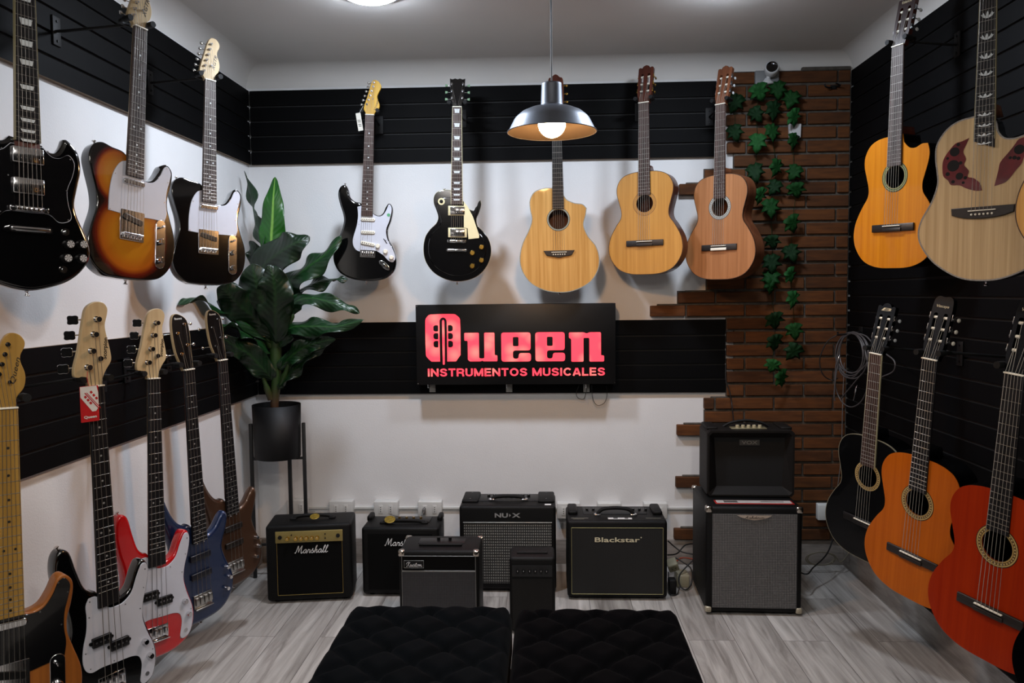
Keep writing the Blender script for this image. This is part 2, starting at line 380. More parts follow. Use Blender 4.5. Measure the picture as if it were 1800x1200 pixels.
# ------------------------------------------------------------------ brick facing
def bricks():
    brick = wood('orange_brick', '472811', '5f3716', .8, 0, 9, (1.5, 1.5, 9), .6)
    brick2 = wood('brown_brick', '3c220f', '523015', .85, 0, 9, (1.5, 1.5, 9), .6)
    mort = M('mortar', '4a453e', .95, var=.3, vscale=40, bump=.8, bscale=120)
    px = [1184, 1245, 1245, 1245, 1187, 1233, 1242, 1233, 1189, 1238, 1237, 1277, 1277, 1277, 1277, 1277, 1277, 1142, 1191, 1242, 1300, 1310, 1304, 1310, 1300, 1240, 1193, 1238, 1290, 1278, 1277, 1277, 1277, 1277, 1277]
    n = 35; z0, z1 = .163, 2.472; p = (z1-z0)/(n-1); m = MB(); rnd = random.Random(3)
    for i in range(n):
        z = z0+p*i; y = 939.5-(939.5-125)*i/(n-1)
        xl = at(px[i], y, 4.03).x
        ys = 4.038; L = .297; off = 1.158-.1485*(i % 2)
        x = 1.523; joints = []
        j = off + 3*L
        while j > xl-.02:
            if xl+.03 < j < 1.5: joints.append(j)
            j -= L
        cuts = [1.521]+joints+[xl]
        for a, b in zip(cuts[:-1], cuts[1:]):
            w = a-b-.010; c = ((a+b)/2, 4.053+rnd.uniform(-.002, .002), z+rnd.uniform(-.0008, .0008)); T = None
            m.box(c, (w, .032, p-.013), rnd.choice((0, 0, 1)), .003, seg=1)
        if xl < .9: # mortar lip above the ragged ends
            a = .93; m.box(((xl+a)/2+.015, 4.057, z+p*.5-.003), (a-xl-.05, .018, .010), 2, .004)
    # mortar bed behind, stepped with the rows
    for i in range(n):
        z = z0+p*i; y = 939.5-(939.5-125)*i/(n-1); xl = max(at(px[i], y, 4.03).x, at(min(px[min(n-1, i+1)], px[max(0, i-1)])+14, y, 4.03).x)
        m.box(((xl+1.523)/2, 4.0585, z), (1.523-xl-.006, .0185, p+.0001), 2)
    m.box((1.40, 4.055, 2.512), (.24, .026, .02), 2, .006)
    struct(m.build('trim_4', [brick, brick2, mort]))
bricks()
# ------------------------------------------------------------------ lights in the ceiling
led_near = emit('led_panel_near', 'e6f0ff', LED_NEAR); led_far = emit('led_panel_far', 'fff8f1', LED_FAR)
for (x, y, mt, lb) in ((-.665, 3.07, led_near, 'round white ceiling lamp at the top edge, left of the pendant'), (.70, 3.10, emit('led_panel_near_right', 'e6f0ff', LED_NEAR*.72), 'round white ceiling lamp at the top edge, right of the pendant'),
                       (-.5, .5, led_far, 'round white ceiling lamp above the camera on the left'), (.5, .5, led_far, 'round white ceiling lamp above the camera on the right'),
                       (-.5, -1.0, led_far, 'round white ceiling lamp behind the camera on the left'), (.5, -1.0, led_far, 'round white ceiling lamp behind the camera on the right')):
    t = thing('ceiling_light', lb, 'ceiling light', (x, y, ZC), 0, 'round ceiling lamps')
    m = MB(); m.lathe([(.112, 0), (.12, -.001), (.12, -.012), (.108, -.016), (.102, -.012), (.102, 0)], n=40); m.build('rim', M('white_metal_rim', 'd8d8d8', .4), t)
    m = MB(); m.lathe([(.102, -.012), (.098, -.020), (.08, -.028), (.05, -.033), (.0001, -.035)], n=40); m.build('diffuser', mt, t)

# ------------------------------------------------------------------ pendant lamp
P = Vector((.026, 2.74, 1.968))
t = thing('pendant_lamp', 'dark metal pendant lamp with flared shade and a glowing globe bulb', 'pendant lamp', P)
shade_o = M('shade_grey_metal', '6d737c', .42, .8, var=.03); shade_i = M('shade_brown_inside', '17120d', .6, 0, spec=.3)
pr = [(.018, .166), (.0335, .163), (.0345, .158), (.0375, .092), (.039, .088), (.05, .084), (.078, .077), (.103, .066), (.122, .050), (.130, .040), (.149, .003), (.1525, 0)]
m = MB(); m.lathe(pr, 0, 64); m.lathe([(r-.0012 if r > .02 else r, z-.0012) for r, z in pr][::-1], 1, 64); m.tube([(.1522*cos(2*pi*k/64), .1522*sin(2*pi*k/64), 0) for k in range(64)], .0018, 0, 8, closed=True)
m.build('lamp_shade', [shade_o, shade_i], t)
bulb_m = emit('bulb_glow', 'ffbd78', BULB)
def bulbmat():
    m_, N, L, B = newmat('warm_bulb_glass')
    B.inputs['Base Color'].default_value = lin('f3d9a8'); B.inputs['Emission Color'].default_value = lin('ffbe78')
    tc = N.new('ShaderNodeTexCoord'); ln = N.new('ShaderNodeVectorMath'); ln.operation = 'DISTANCE'; L.new(tc.outputs['Object'], ln.inputs[0]); ln.inputs[1].default_value = (0, -.02, .03)
    r = N.new('ShaderNodeMapRange'); L.new(ln.outputs['Value'], r.inputs[0]); r.inputs[1].default_value = .02; r.inputs[2].default_value = .065; r.inputs[3].default_value = BULB*1.3; r.inputs[4].default_value = BULB*.25
    L.new(r.outputs[0], B.inputs['Emission Strength']); return m_
m = MB(); m.lathe([(max(1e-4, .047*sin(a)), .027-.047*cos(a)) for a in [pi*k/14 for k in range(13)]]+[(.014, .085), (.013, .1)], 0, 32); m.build('bulb', bulb_m, t)
m = MB(); m.cyl((0, 0, .095), (0, 0, .15), .018, 0, 20); m.build('socket', matte_black, t)
m = MB(); m.tube([(0, 0, .16), (0, 0, ZC-P.z-.15)], .0028, n=8); m.build('cord', M('grey_cord', '5a6066', .5), t)
m = MB(); m.lathe([(.004, ZC-P.z-.165), (.014, ZC-P.z-.16), (.022, ZC-P.z-.14), (.024, ZC-P.z-.11), (.05, ZC-P.z-.03), (.052, ZC-P.z)], n=28); m.build('ceiling_cup', matte_black, t)

# ------------------------------------------------------------------ lit sign
SW, SH = 1.005, .405
t = thing('lit_sign', 'black box sign with glowing red lettering in the middle of the back wall', 'sign', (-.154, 3.955, 1.160))
sign_blk = M('sign_black_sheet', '060607', .4, spec=.3)
m = MB(); m.box((0, .04, 0), (SW, .08, SH), 0, .0015); m.build('sign_box', sign_blk, t)
for sx in (-1, 1):
    for sz in (-1, 1):
        if sz == 1 or True:
            m = MB(); m.cyl((sx*(SW/2-.006), 0, sz*(SH/2-.006)), (sx*(SW/2-.006), -.001, sz*(SH/2-.006)), .002, n=10); m.build('corner_screw', chrome, t)
K = SW/1507
SG_ = lambda pts, dx=0: [((x+dx-883.5)*K, (446.5-y)*K)+tuple(q) for x, y, *q in pts]
red_e = emit('sign_red_glow', 'ff3c4e', .52, 'ff8a78')
def letter(loops, name='letter'):
    m = MB(); m.plate(loops, -.0016, .0016); return m.build(name, red_e, t)
q = [(310, 573, 0), (245, 573, 0), (222, 552), (203, 520), (203, 262), (214, 236), (242, 216), (418, 214), (446, 228), (467, 258), (467, 524, 0), (452, 545), (432, 573, 0), (365, 573, 0), (365, 272), (358, 249), (338, 239), (318, 249), (310, 272)]
def key(x0, x1, y0, y1, s): return spl(SG_([(x0, y0+12), (x0+8, y0+3), (x0+16, y0), (x1-4, y0, 0), (x1, y0+6), (x1, y1-6), (x1-4, y1, 0), (x0+16, y1), (x0+6, y1-4), (x0, y1-12)] if s < 0 else [(x1, y0+12), (x1-8, y0+3), (x1-16, y0), (x0+4, y0, 0), (x0, y0+6), (x0, y1-6), (x0+4, y1, 0), (x1-16, y1), (x1-6, y1-4), (x1, y1-12)]), 3)
keys = [key(263, 299, a, b, -1) for a, b in ((297, 345), (357, 404), (416, 466))] + [key(374, 410, a, b, 1) for a, b in ((297, 345), (357, 404), (416, 466))]
CAPS = {'I': (.2, [[(.1, 0), (.1, 1)]]), 'N': (.85, [[(.1, 0), (.1, 1)], [(.1, .92), (.75, .08)], [(.75, 0), (.75, 1)]]),
 'S': (.8, [[(.69, .7), (.6, .85), (.4, .905), (.2, .85), (.12, .72), (.2, .58), (.4, .51), (.6, .43), (.69, .28), (.6, .14), (.4, .095), (.18, .15), (.1, .31)]]),
 'T': (.76, [[(0, .905), (.76, .905)], [(.38, 0), (.38, .9)]]), 'R': (.82, [[(.1, 0), (.1, 1)], [(.1, .905), (.5, .905), (.66, .84), (.7, .7), (.66, .55), (.5, .47), (.1, .47)], [(.48, .47), (.64, .38), (.68, .22), (.74, 0)]]),
 'U': (.8, [[(.1, 1), (.1, .35), (.17, .17), (.4, .095), (.63, .17), (.7, .35), (.7, 1)]]), 'M': (1.0, [[(.1, 0), (.1, 1)], [(.12, .93), (.5, .06)], [(.5, .06), (.88, .93)], [(.9, 0), (.9, 1)]]),
 'E': (.72, [[(.1, 0), (.1, 1)], [(.05, .905), (.7, .905)], [(.05, .51), (.66, .51)], [(.05, .095), (.72, .095)]]),
 'O': (.96, [[(.48+.37*cos(a), .5+.405*sin(a)) for a in [2*pi*k/20 for k in range(21)]]]), 'C': (.88, [[(.47+.36*cos(a), .5+.405*sin(a)) for a in [radians(38+284*k/16) for k in range(17)]]]),
 'A': (.86, [[(.08, 0), (.40, .96)], [(.46, .96), (.78, 0)], [(.2, .27), (.66, .27)]]), 'L': (.68, [[(.1, 0), (.1, 1)], [(.05, .095), (.68, .095)]])}
def block_line():
    s = 'INSTRUMENTOS MUSICALES'; gap = .13; tot = sum(CAPS[c][0]+gap if c != ' ' else .42 for c in s)-gap
    ux = 1342*K/tot; uz = 60*K; x = (215-883.5)*K; z0 = (446.5-687)*K; th = .098
    for c in s:
        if c == ' ': x += .42*ux; continue
        m = MB()
        for st_ in CAPS[c][1]:
            P_ = [Vector(p) for p in (spl(st_, 2, False) if len(st_) > 3 and c in 'SUR' else st_)]; n = len(P_); L1 = []; L2 = []
            for i, p in enumerate(P_):
                d = (P_[min(n-1, i+1)]-P_[max(0, i-1)]).normalized()
                if c == 'O' and i in (0, n-1): d = Vector((0, 1))
                q_ = Vector((-d.y, d.x))*th; L1.append(p+q_); L2.append(p-q_)
            vs = [(x+v.x*ux, -.0012, z0+v.y*uz) for v in L1]+[(x+v.x*ux, -.0012, z0+v.y*uz) for v in L2]+[(x+v.x*ux, 0, z0+v.y*uz) for v in L1]+[(x+v.x*ux, 0, z0+v.y*uz) for v in L2]
            m.add(vs, [(i, i+1, n+i+1, n+i) for i in range(n-1)]+[(2*n+i, 2*n+i+1, i+1, i) for i in range(n-1)]+[(n+i, n+i+1, 3*n+i+1, 3*n+i) for i in range(n-1)])
        m.build('letter', red_e, t); x += (CAPS[c][0]+gap)*ux
letter([spl(SG_(q), 3)]+keys)
letter([spl(SG_([(331, 592), (330, 270), (338, 257), (347, 270), (346, 592), (338, 598)]), 3)], 'letter_stem')
def L_(pts, dx=0): return spl([p+((0,) if len(p) == 2 else ()) for p in SG_([tuple(p) for p in pts], dx)], 1) if False else SG_(pts, dx)
def rounded(pts, r=9, dx=0):
    """polygon with small rounded corners, traced units"""
    out = []; n = len(pts)
    for i in range(n):
        a = Vector(pts[i-1]); b = Vector(pts[i]); c = Vector(pts[(i+1) % n]); rr = min(r, (a-b).length*.45, (c-b).length*.45)
        p0 = b+(a-b).normalized()*rr; p1 = b+(c-b).normalized()*rr
        for k in range(4): u = k/3; p = p0*(1-u)**2+b*2*u*(1-u)+p1*u*u; out.append((p.x+dx, p.y))
    return SG_(out)
letter([rounded([(497, 357), (608, 357), (608, 548), (620, 552), (640, 552), (648, 545), (648, 357), (726, 357), (726, 528), (746, 528), (746, 574), (642, 574), (631, 568), (620, 574), (536, 574), (522, 560), (522, 417), (497, 417)], 8)])
for dx in (0, 257):
    letter([rounded([(777, 357), (998, 357), (998, 493), (864, 493), (864, 556), (908, 556), (908, 513), (1000, 513), (1000, 577), (777, 577)], 20, dx), rounded([(864, 391), (908, 391), (908, 461), (864, 461)], 10, dx)])
letter([rounded([(1287, 360), (1400, 360), (1420, 370), (1440, 360), (1527, 360), (1527, 535), (1550, 535), (1550, 581), (1440, 581), (1440, 402), (1396, 402), (1396, 581), (1304, 581), (1304, 408), (1287, 402)], 9)])
block_line()
for i, x in enumerate((760, 895, 1031)):
    p = at(x, 682, 4.046); o = thing('sign_bracket', ('leftmost', 'middle', 'rightmost')[i]+' of the small metal brackets under the glowing sign', 'bracket', (p.x, 4.05, p.z), 0, 'metal brackets under the sign')
    m = MB(); m.box((0, -.0015, 0), (.032, .003, .042), r=.001); m.cyl((.007, -.003, -.01), (.007, -.005, -.01), .003, n=8); m.build('plate', M('bracket_steel', 'a8a8a4', .45, .6), o)
    m = MB(); m.tube([(-.008, 0, .012), (-.008, -.075, .012), (-.008, -.098, .014), (-.008, -.1, .03)], .0025, n=8); m.build('prong', chrome, o)
def cable(name, pts, r, mt, label, cat='cable', extra=None, sub=8):
    m = MB(); m.tube(spl3(pts, sub), r, n=8); o = m.build(name, mt); tag(o, label, cat); return o
bk = M('black_cable', '0c0c0c', .5); wt = M('white_cable', 'b9b6b0', .5); gr = M('grey_cable', '5f5c5a', .5)
cable('sign_cable', [at(1018, 677, 4.0), at(1013, 690, 4.03), at(1016, 699, 4.045), at(1026, 701, 4.045), at(1030, 690, 4.04), at(1033, 677, 4.0), ], .0015, bk, 'thin black wire loop under the sign left of the right bracket')
cable('sign_cable', [at(1040, 677, 4.0), at(1042, 700, 4.04), at(1050, 712, 4.046), at(1062, 708, 4.046), at(1067, 694, 4.045), at(1066, 678, 4.03)], .0015, bk, 'wider black wire loop under the right end of the sign')
cable('power_cable', [at(1276, 640, 4.045), at(1276, 668, 4.03), at(1283, 690, 4.02), at(1287, 715, 4.0), at(1290, 745, 3.85), at(1291, 758, 3.80)], .003, bk, 'black cable running from the slatwall down to the upper amplifier')

# ------------------------------------------------------------------ sockets and conduit
cw = M('white_plastic', 'c9c9c6', .4, var=.02)
m = MB(); m.box((.02, 4.062, .293), (2.78, .012, .014), r=.002); tag(m.build('cable_conduit', cw), 'white cable conduit running low along the back wall', 'conduit')
sp = [(-1.314, .305, .105, 'behind the plant stand'), (-1.079, .300, .125, 'behind the gold-panelled amplifier'), (-.843, .298, .126, 'above the second script-lettered amplifier, left of the one with a plug'), (-.612, .298, .124, 'with a plug in its left socket'),
      (.11, .29, .12, 'between the two tall grille amplifiers'), (.32, .29, .12, 'behind the handle of the cream-lettered amplifier'), (.557, .29, .12, 'behind the right corner of the cream-lettered amplifier'), (1.436, .290, .125, 'on the bricks beside the black guitar')]
for i, (x, z, w, lb) in enumerate(sp):
    f = 4.02 if i != 7 else 4.0
    o = thing('power_outlet', 'white double socket box '+lb, 'power outlet', (x, 4.068 if i != 7 else 4.037, z), 0, 'white socket boxes on the back wall')
    d = .052 if i != 7 else .04
    m = MB(); m.box((0, -d/2, 0), (w, d, .082), r=.004); m.build('box', cw, o)
    for sx in ((-1, 1) if i != 7 else (1,)):
        m = MB(); m.box((sx*.026, -d-.001, 0), (.022, .003, .045), r=.001)
        for k in (-1, 0, 1): m.cyl((sx*.026, -d-.0022, k*.011), (sx*.026, -d-.0032, k*.011), .0025, 1, 8)
        m.build('socket', [cw, matte_black], o)
t = thing('plug', 'grey plug with its cable in a socket box behind the second amplifier', 'plug', (-.638, 4.012, .296))
m = MB(); m.box((0, -.018, 0), (.016, .034, .03), r=.004); m.build('plug_body', gr, t)
m = MB(); m.tube(spl3([(0, -.033, 0), (-.01, -.045, -.02), (-.05, -.045, -.06), (-.09, -.05, -.1)], 5), .003); m.build('cord', gr, t)

# ------------------------------------------------------------------ amplifiers
tolex = M('black_tolex', '060606', .5, var=.15, vscale=300, bump=.5, bscale=500, spec=.2)
tolex_br = M('brown_black_tolex', '100d0b', .6, var=.15, vscale=300, bump=.5, bscale=500, spec=.2)
baffle = M('black_grille_cloth', '040404', .9, var=.2, vscale=400, spec=.15)
def grillemat(name, c1, c2, sx, sz, thr=.5):
    m_, N, L, B = newmat(name)
    tc = N.new('ShaderNodeTexCoord'); sep = N.new('ShaderNodeSeparateXYZ'); L.new(tc.outputs['Object'], sep.inputs[0]); vals = []
    for ax, s in ((0, sx), (2, sz)):
        w = N.new('ShaderNodeMath'); w.operation = 'MULTIPLY'; L.new(sep.outputs[ax], w.inputs[0]); w.inputs[1].default_value = s*2*pi
        sn = N.new('ShaderNodeMath'); sn.operation = 'SINE'; L.new(w.outputs[0], sn.inputs[0]); vals.append(sn)
    mx = N.new('ShaderNodeMath'); mx.operation = 'MINIMUM' if thr > 0 else 'MAXIMUM'; L.new(vals[0].outputs[0], mx.inputs[0]); L.new(vals[1].outputs[0], mx.inputs[1])
    nz = N.new('ShaderNodeTexNoise'); nz.inputs['Scale'].default_value = 150; L.new(tc.outputs['Object'], nz.inputs['Vector'])
    ad = N.new('ShaderNodeMath'); ad.operation = 'MULTIPLY_ADD'; L.new(nz.outputs['Fac'], ad.inputs[0]); ad.inputs[1].default_value = 1.2; L.new(mx.outputs[0], ad.inputs[2])
    r = N.new('ShaderNodeMapRange'); L.new(ad.outputs[0], r.inputs[0]); r.inputs[1].default_value = -.1; r.inputs[2].default_value = 1.2
    c = N.new('ShaderNodeMix'); c.data_type = 'RGBA'; L.new(r.outputs[0], c.inputs[0]); c.inputs[6].default_value = lin(c1); c.inputs[7].default_value = lin(c2)
    L.new(c.outputs[2], B.inputs['Base Color']); B.inputs['Roughness'].default_value = .6
    return m_
def amp_handle(R, x, y, z, w, m_=rubber, caps=chrome, h=.022):
    m = MB(); pts = spl3([(x-w/2, y, z+.004), (x-w*.36, y, z+h*.8), (x, y, z+h), (x+w*.36, y, z+h*.8), (x+w/2, y, z+.004)], 5)
    m.tube(pts, [.006]+[.009]*(len(pts)-2)+[.006], n=10)
    for s in (-1, 1): m.box((x+s*w/2, y, z+.004), (.03, .026, .01), 1, .003)
    return m.build('handle', [m_, caps], R)
def amp(label, x, y, w, d, h, rz=0, z=0, body=tolex, rb=.014, fr=.022, feet=True, group='guitar amplifiers on the floor'):
    R = thing('guitar_amplifier', label, 'amplifier', (x, y, z), rz, group)
    # cabinet: local x 0..w, front face y=0, depth d; a tray-like front recess
    f = .012 if feet else 0
    m = MB(); H = h-f
    m.box((w/2, d/2, f+H/2), (w, d, H), 0, rb, seg=3)
    m.build('cabinet', body, R)
    if feet:
        for sx in (.04, w-.04):
            for sy in (.04, d-.04):
                g = MB(); g.cyl((sx, sy, 0), (sx, sy, f+.002), .013, n=16); g.build('foot', rubber, R)
    return R
def panel(R, x0, x1, z0, z1, mt, y=-.0015, th=.003, name='grille', r=0, piping=None, pr_=.0014):
    m = MB(); m.box(((x0+x1)/2, y+th/2, (z0+z1)/2), (x1-x0, th, z1-z0), r=r); o = m.build(name, mt, R)
    if piping:
        p = MB(); c = [(x0, y-.0002, z0), (x1, y-.0002, z0), (x1, y-.0002, z1), (x0, y-.0002, z1)]
        for i in range(4): p.tube([c[i-1], c[i]], pr_, n=6)
        p.build('piping', piping, o)
    return o
def knobs(R, xs, y, z, r, m_, top=False, h=.012, n='knob'):
    for x in xs:
        m = MB()
        a, b = ((x, y, z), (x, y-h, z)) if not top else ((x, y, z), (x, y, z+h))
        m.cyl(a, b, r, 0, 16, r*.85)
        e = ((x, y-h-.0005, z+r*.1), (x, y-h-.0005, z+r*.8)) if not top else ((x, y, z+h+.0005), (x, y-r*.8, z+h+.0005))
        m.tube(e, .0009, 1, 5); m.build(n, [m_, text_white], R)
def corner_cap(R, x, z, y, sx, sz, mt, s=.028):
    m = MB(); m.box((x-sx*s*.42, y+s*.35, z-sz*s*.42), (s, s, s), 0, .008, seg=3); m.cyl((x-sx*s*.45, y-.0055+.003, z-sz*s*.45), (x-sx*s*.45, y-.0065, z-sz*s*.45), .003, n=8); m.build('corner_protector', mt, R)
brass = M('brass_panel', '8f7f4a', .4, .35, var=.05); goldpipe = M('gold_piping', '9c8445', .4, .6); whitelogo = M('white_logo', 'd4d4d4', .35)
goldtag = M('gold_foil', '8a7226', .45, .5, var=.4, vscale=120)
# gold panel amplifier
R = amp('black amplifier with gold control panel, nearest the plant stand', -1.291, 3.492, .388, .205, .365, atan2(.053, .384))
panel(R, .05, .345, .04, .335, baffle, piping=goldpipe, pr_=.001)
pn = panel(R, .045, .349, .285, .338, brass, y=-.005, th=.006, name='control_panel', r=.0015)
knobs(pn, [.10, .138, .162, .186, .21, .234], -.005, .305, .0095, gold, h=.014)
for x in (.066, .328): m = MB(); m.cyl((x, -.005, .312), (x, -.010, .312), .009, 0, 16); m.build('jack', black_plastic, pn)
for x, z in ((.118, .322), (.27, .322), (.27, .302)): m = MB(); m.cyl((x, -.005, z), (x, -.009, z), .003, 0, 10); m.build('switch', black_plastic, pn)
script('logo', 'Marshall', .145, .034, whitelogo, R, (.205, -.004, .252), .0018)
amp_handle(R, .2, .10, .365, .18, caps=rubber, h=.018)
tg = thing('swing_tag', 'gold foil disc tag lying on top of the gold-panelled amplifier', 'tag', (-1.08, 3.56, .392), .1)
m = MB(); m.lathe([(.0001, .002), (.02, .002), (.022, .001), (.022, 0), (.0001, 0)], n=24, T=Matrix.Rotation(radians(20), 4, 'X'), smooth=False); m.build('disc', goldtag, tg)
m = MB(); m.tube(spl3([(0, .01, .02), (-.03, .02, .015), (-.07, .03, .0), (-.1, .05, -.02)], 4), .001, n=5); m.build('cord', bk, tg)
# second script amplifier
R = amp('plain black amplifier with white script logo, half hidden behind the small silver-cornered one', -.872, 3.593, .365, .2, .33)
panel(R, .03, .335, .035, .3, baffle, y=-.001)
script('logo', 'Marshall', .145, .034, whitelogo, R, (.185, -.003, .262), .0018)
m = MB(); m.box((.2, .13, .331), (.22, .09, .005), r=.002); pn = m.build('control_panel', black_plastic, R)
knobs(pn, [.12+.035*k for k in range(5)], .14, .333, .007, gold, top=True, h=.008)
amp_handle(R, .19, .07, .33, .2, caps=rubber, h=.014)
for sx in (.012, .353):
    m = MB(); m.box((sx, .16, .335), (.024, .08, .03), r=.008); m.build('side_lug', tolex, R)
tg = thing('swing_tag', 'round gold foil tag on top of the second script-lettered amplifier', 'tag', (-.745, 3.64, .355), .1)
m = MB(); m.lathe([(.0001, .002), (.024, .002), (.026, .001), (.026, 0), (.0001, 0)], n=24, T=Matrix.Rotation(radians(24), 4, 'X'), smooth=False); m.build('disc', goldtag, tg)
m = MB(); m.tube(spl3([(0, .01, .02), (.03, .02, .01), (.08, .03, -.01)], 4), .001, n=5); m.build('cord', bk, tg)
# tall silver grille amplifier behind
R = amp('tall black amplifier with sparkling silver grille and block letters, behind the two small ones', -.417, 3.655, .457, .24, .415)
nuxg = grillemat('silver_dash_grille', '101010', '8a8a86', 95, 75)
panel(R, .022, .435, .045, .335, nuxg)
m = MB(); m.box((.2285, -.003, .338), (.42, .004, .004), r=.001); m.build('silver_trim', M('silver_trim', 'bdbdb8', .35, .7), R)
text('logo', 'NU', .021, M('silver_logo', 'b4b4b4', .35, .5), R, (.2, -.003, .372), bold=.03, width=.062)
text('logo', 'X', .021, MC['silver_logo'], R, (.270, -.003, .372), bold=.03, width=.04)
m = MB(); m.plate([[(.237, .3795), (.2455, .372), (.237, .3645)]], -.0035, .001); m.build('logo_arrow', MC['silver_logo'], R)
m = MB(); m.box((.2285, .15, .415), (.29, .12, .006), r=.002); pn = m.build('control_panel', black_plastic, R)
knobs(pn, [.13+.028*k for k in range(8)], .16, .417, .008, black_plastic, top=True, h=.012)
for sx in (.045, .412):
    m = MB(); m.box((sx, .15, .418), (.08, .17, .018), r=.008); m.build('top_rail', tolex, R)
    for yy in (.09, .2): q = MB(); q.cyl((sx, yy, .427), (sx, yy, .429), .003, n=8); q.build('screw', chrome, R)
amp_handle(R, .2285, .1, .418, .16, h=.02)
m = MB(); m.box((.42, .03, .4155), (.03, .02, .001)); m.build('sticker', text_white, R)
# small silver cornered amplifier
R = amp('small black amplifier with silver corner caps, right behind the left ottoman', -.622, 3.2, .336, .21, .352, 0)
kg = grillemat('grey_weave', '1c1c1e', '44444a', 160, 160)
panel(R, .014, .322, .03, .262, kg, y=-.002)
panel(R, .014, .322, .268, .33, baffle, y=-.002, name='logo_panel', piping=M('silver_piping', '8f8f8c', .35, .7), pr_=.0013)
m = MB(); m.box((.168, -.003, .265), (.308, .003, .003)); m.box((.0135, -.002, .15), (.0015, .003, .23)); m.box((.3225, -.002, .15), (.0015, .003, .23)); m.build('silver_trim', MC['silver_piping'], R)
bd = panel(R, .024, .106, .281, .312, black_plastic, y=-.0055, th=.004, name='name_badge', piping=MC['silver_piping'], pr_=.0009)
script('lettering', 'Kustom', .068, .019, whitelogo, bd, (.066, -.0075, .2965), .0008)
for sx, x in ((-1, 0), (1, .336)):
    corner_cap(R, x, .352, 0, sx, 1, M('nickel', 'c2b9ae', .18, 1)); 
    m = MB(); m.box((x-sx*.01, .198, .343), (.03, .03, .02), 0, .008, seg=3); m.build('corner_protector', MC['nickel'], R)
m = MB(); m.box((.168, .13, .352), (.2, .07, .004), r=.001); m.build('control_panel', black_plastic, R)
m = MB(); m.box((.168, .07, .357), (.185, .022, .008), r=.003); m.build('handle', rubber, R)
for x in (.15, .2): m = MB(); m.cyl((x, .14, .354), (x, .14, .366), .007, 0, 14); m.build('knob', black_plastic, R)
# tiny plain amplifier
R = amp('tiny all-black amplifier with a row of knobs, left of the cream-lettered one', -.16, 3.2, .19, .15, .325, .0, group=None)
panel(R, .012, .178, .02, .235, M('plain_black_cloth', '060606', .9), y=-.001)
pn = panel(R, .012, .178, .245, .292, M('charcoal_panel', '1a1b1d', .45), y=-.003, name='control_panel')
knobs(pn, [.035, .06, .085, .108, .132, .155], -.003, .268, .007, black_plastic, h=.01)
m = MB(); m.box((.095, .06, .327), (.13, .02, .008), r=.003); m.build('handle', rubber, R)
# cream lettered amplifier
R = amp('black amplifier with a cream block-letter name and an arched handle', .09, 3.565, .458, .26, .372, 0)
bsg = grillemat('pinstripe_cloth', '020202', '0d0d0c', 130, .01, -1)
panel(R, .02, .438, .03, .34, bsg, piping=M('pale_gold_piping', '9a9468', .4, .4), pr_=.0013)
text('logo', 'Blackstar', .022, M('cream_logo', 'cfc7a8', .4), R, (.229, -.003, .285), bold=.014, width=.205)
m = MB(); m.cyl((.338, -.002, .296), (.338, -.0035, .296), .003, n=10); m.build('logo_mark', MC['cream_logo'], R)
amp_handle(R, .229, .09, .372, .17, h=.036)
m = MB(); m.box((.229, .17, .372), (.3, .12, .005), r=.002); pn = m.build('control_panel', black_plastic, R)
knobs(pn, [.1, .13, .32, .35, .38], .17, .373, .007, black_plastic, top=True, h=.01)
for sx in (.03, .428): m = MB(); m.box((sx, .17, .378), (.045, .14, .024), r=.009); m.build('top_rail', tolex, R)
for z_ in (.365, .3655):
    pass
m = MB(); m.box((.06, .045, .3722), (.08, .006, .0006)); m.box((.055, .03, .3722), (.05, .004, .0006)); m.box((.4, .045, .3722), (.07, .005, .0006)); m.build('printed_lines', M('dim_print', '6f6c60', .6), R)
m = MB(); m.box((.245, .035, .3735), (.11, .02, .002)); m.box((.225, .035, .3748), (.02, .012, .001), 1); m.box((.275, .035, .3748), (.016, .012, .001), 1); m.build('paper_strip', [text_white, text_black], R)
# big bass cabinet
R = amp('large black bass cabinet with grey woven grille, under the brown-black amplifier', .691, 3.411, .412, .38, .482, -.03, feet=True)
ag = grillemat('grey_bass_grille', '303032', '8a8886', 150, 150)
panel(R, .028, .388, .035, .452, ag, y=-.003)
m = MB(); m.plate([spl([(.132, .446, 0), (.28, .446, 0), (.262, .436), (.24, .43), (.222, .427), (.206, .425, 0), (.19, .427), (.17, .431), (.15, .437)], 3)], -.006, .002); lg = m.build('name_badge', M('badge_silver', 'b9a99a', .4, .4), R)
script('lettering', 'Ashdown', .085, .012, text_black, lg, (.206, -.0065, .438), .0007)
nk = MC['nickel']
for sx, x in ((-1, 0), (1, .412)):
    corner_cap(R, x, .482, 0, sx, 1, nk, .03); corner_cap(R, x, .012, 0, sx, -1, M('ivory_nickel', 'a9a08c', .4, .4), .028)
    m = MB(); m.box((x-sx*.01, .37, .473), (.03, .03, .02), 0, .008, seg=3); m.build('corner_protector', nk, R)
m = MB(); m.box((.22, .075, .4825), (.34, .06, .002), 0, .0005); m.box((.22, .078, .4838), (.325, .045, .001), 1); m.box((.12, .078, .4845), (.06, .03, .0006), 2); m.box((.3, .078, .4845), (.1, .008, .0006), 2); m.build('control_panel', [M('panel_red', '9a1f1c', .4), M('panel_grey', 'b0aca8', .4), M('panel_dark', '4b4a48', .5)], R)
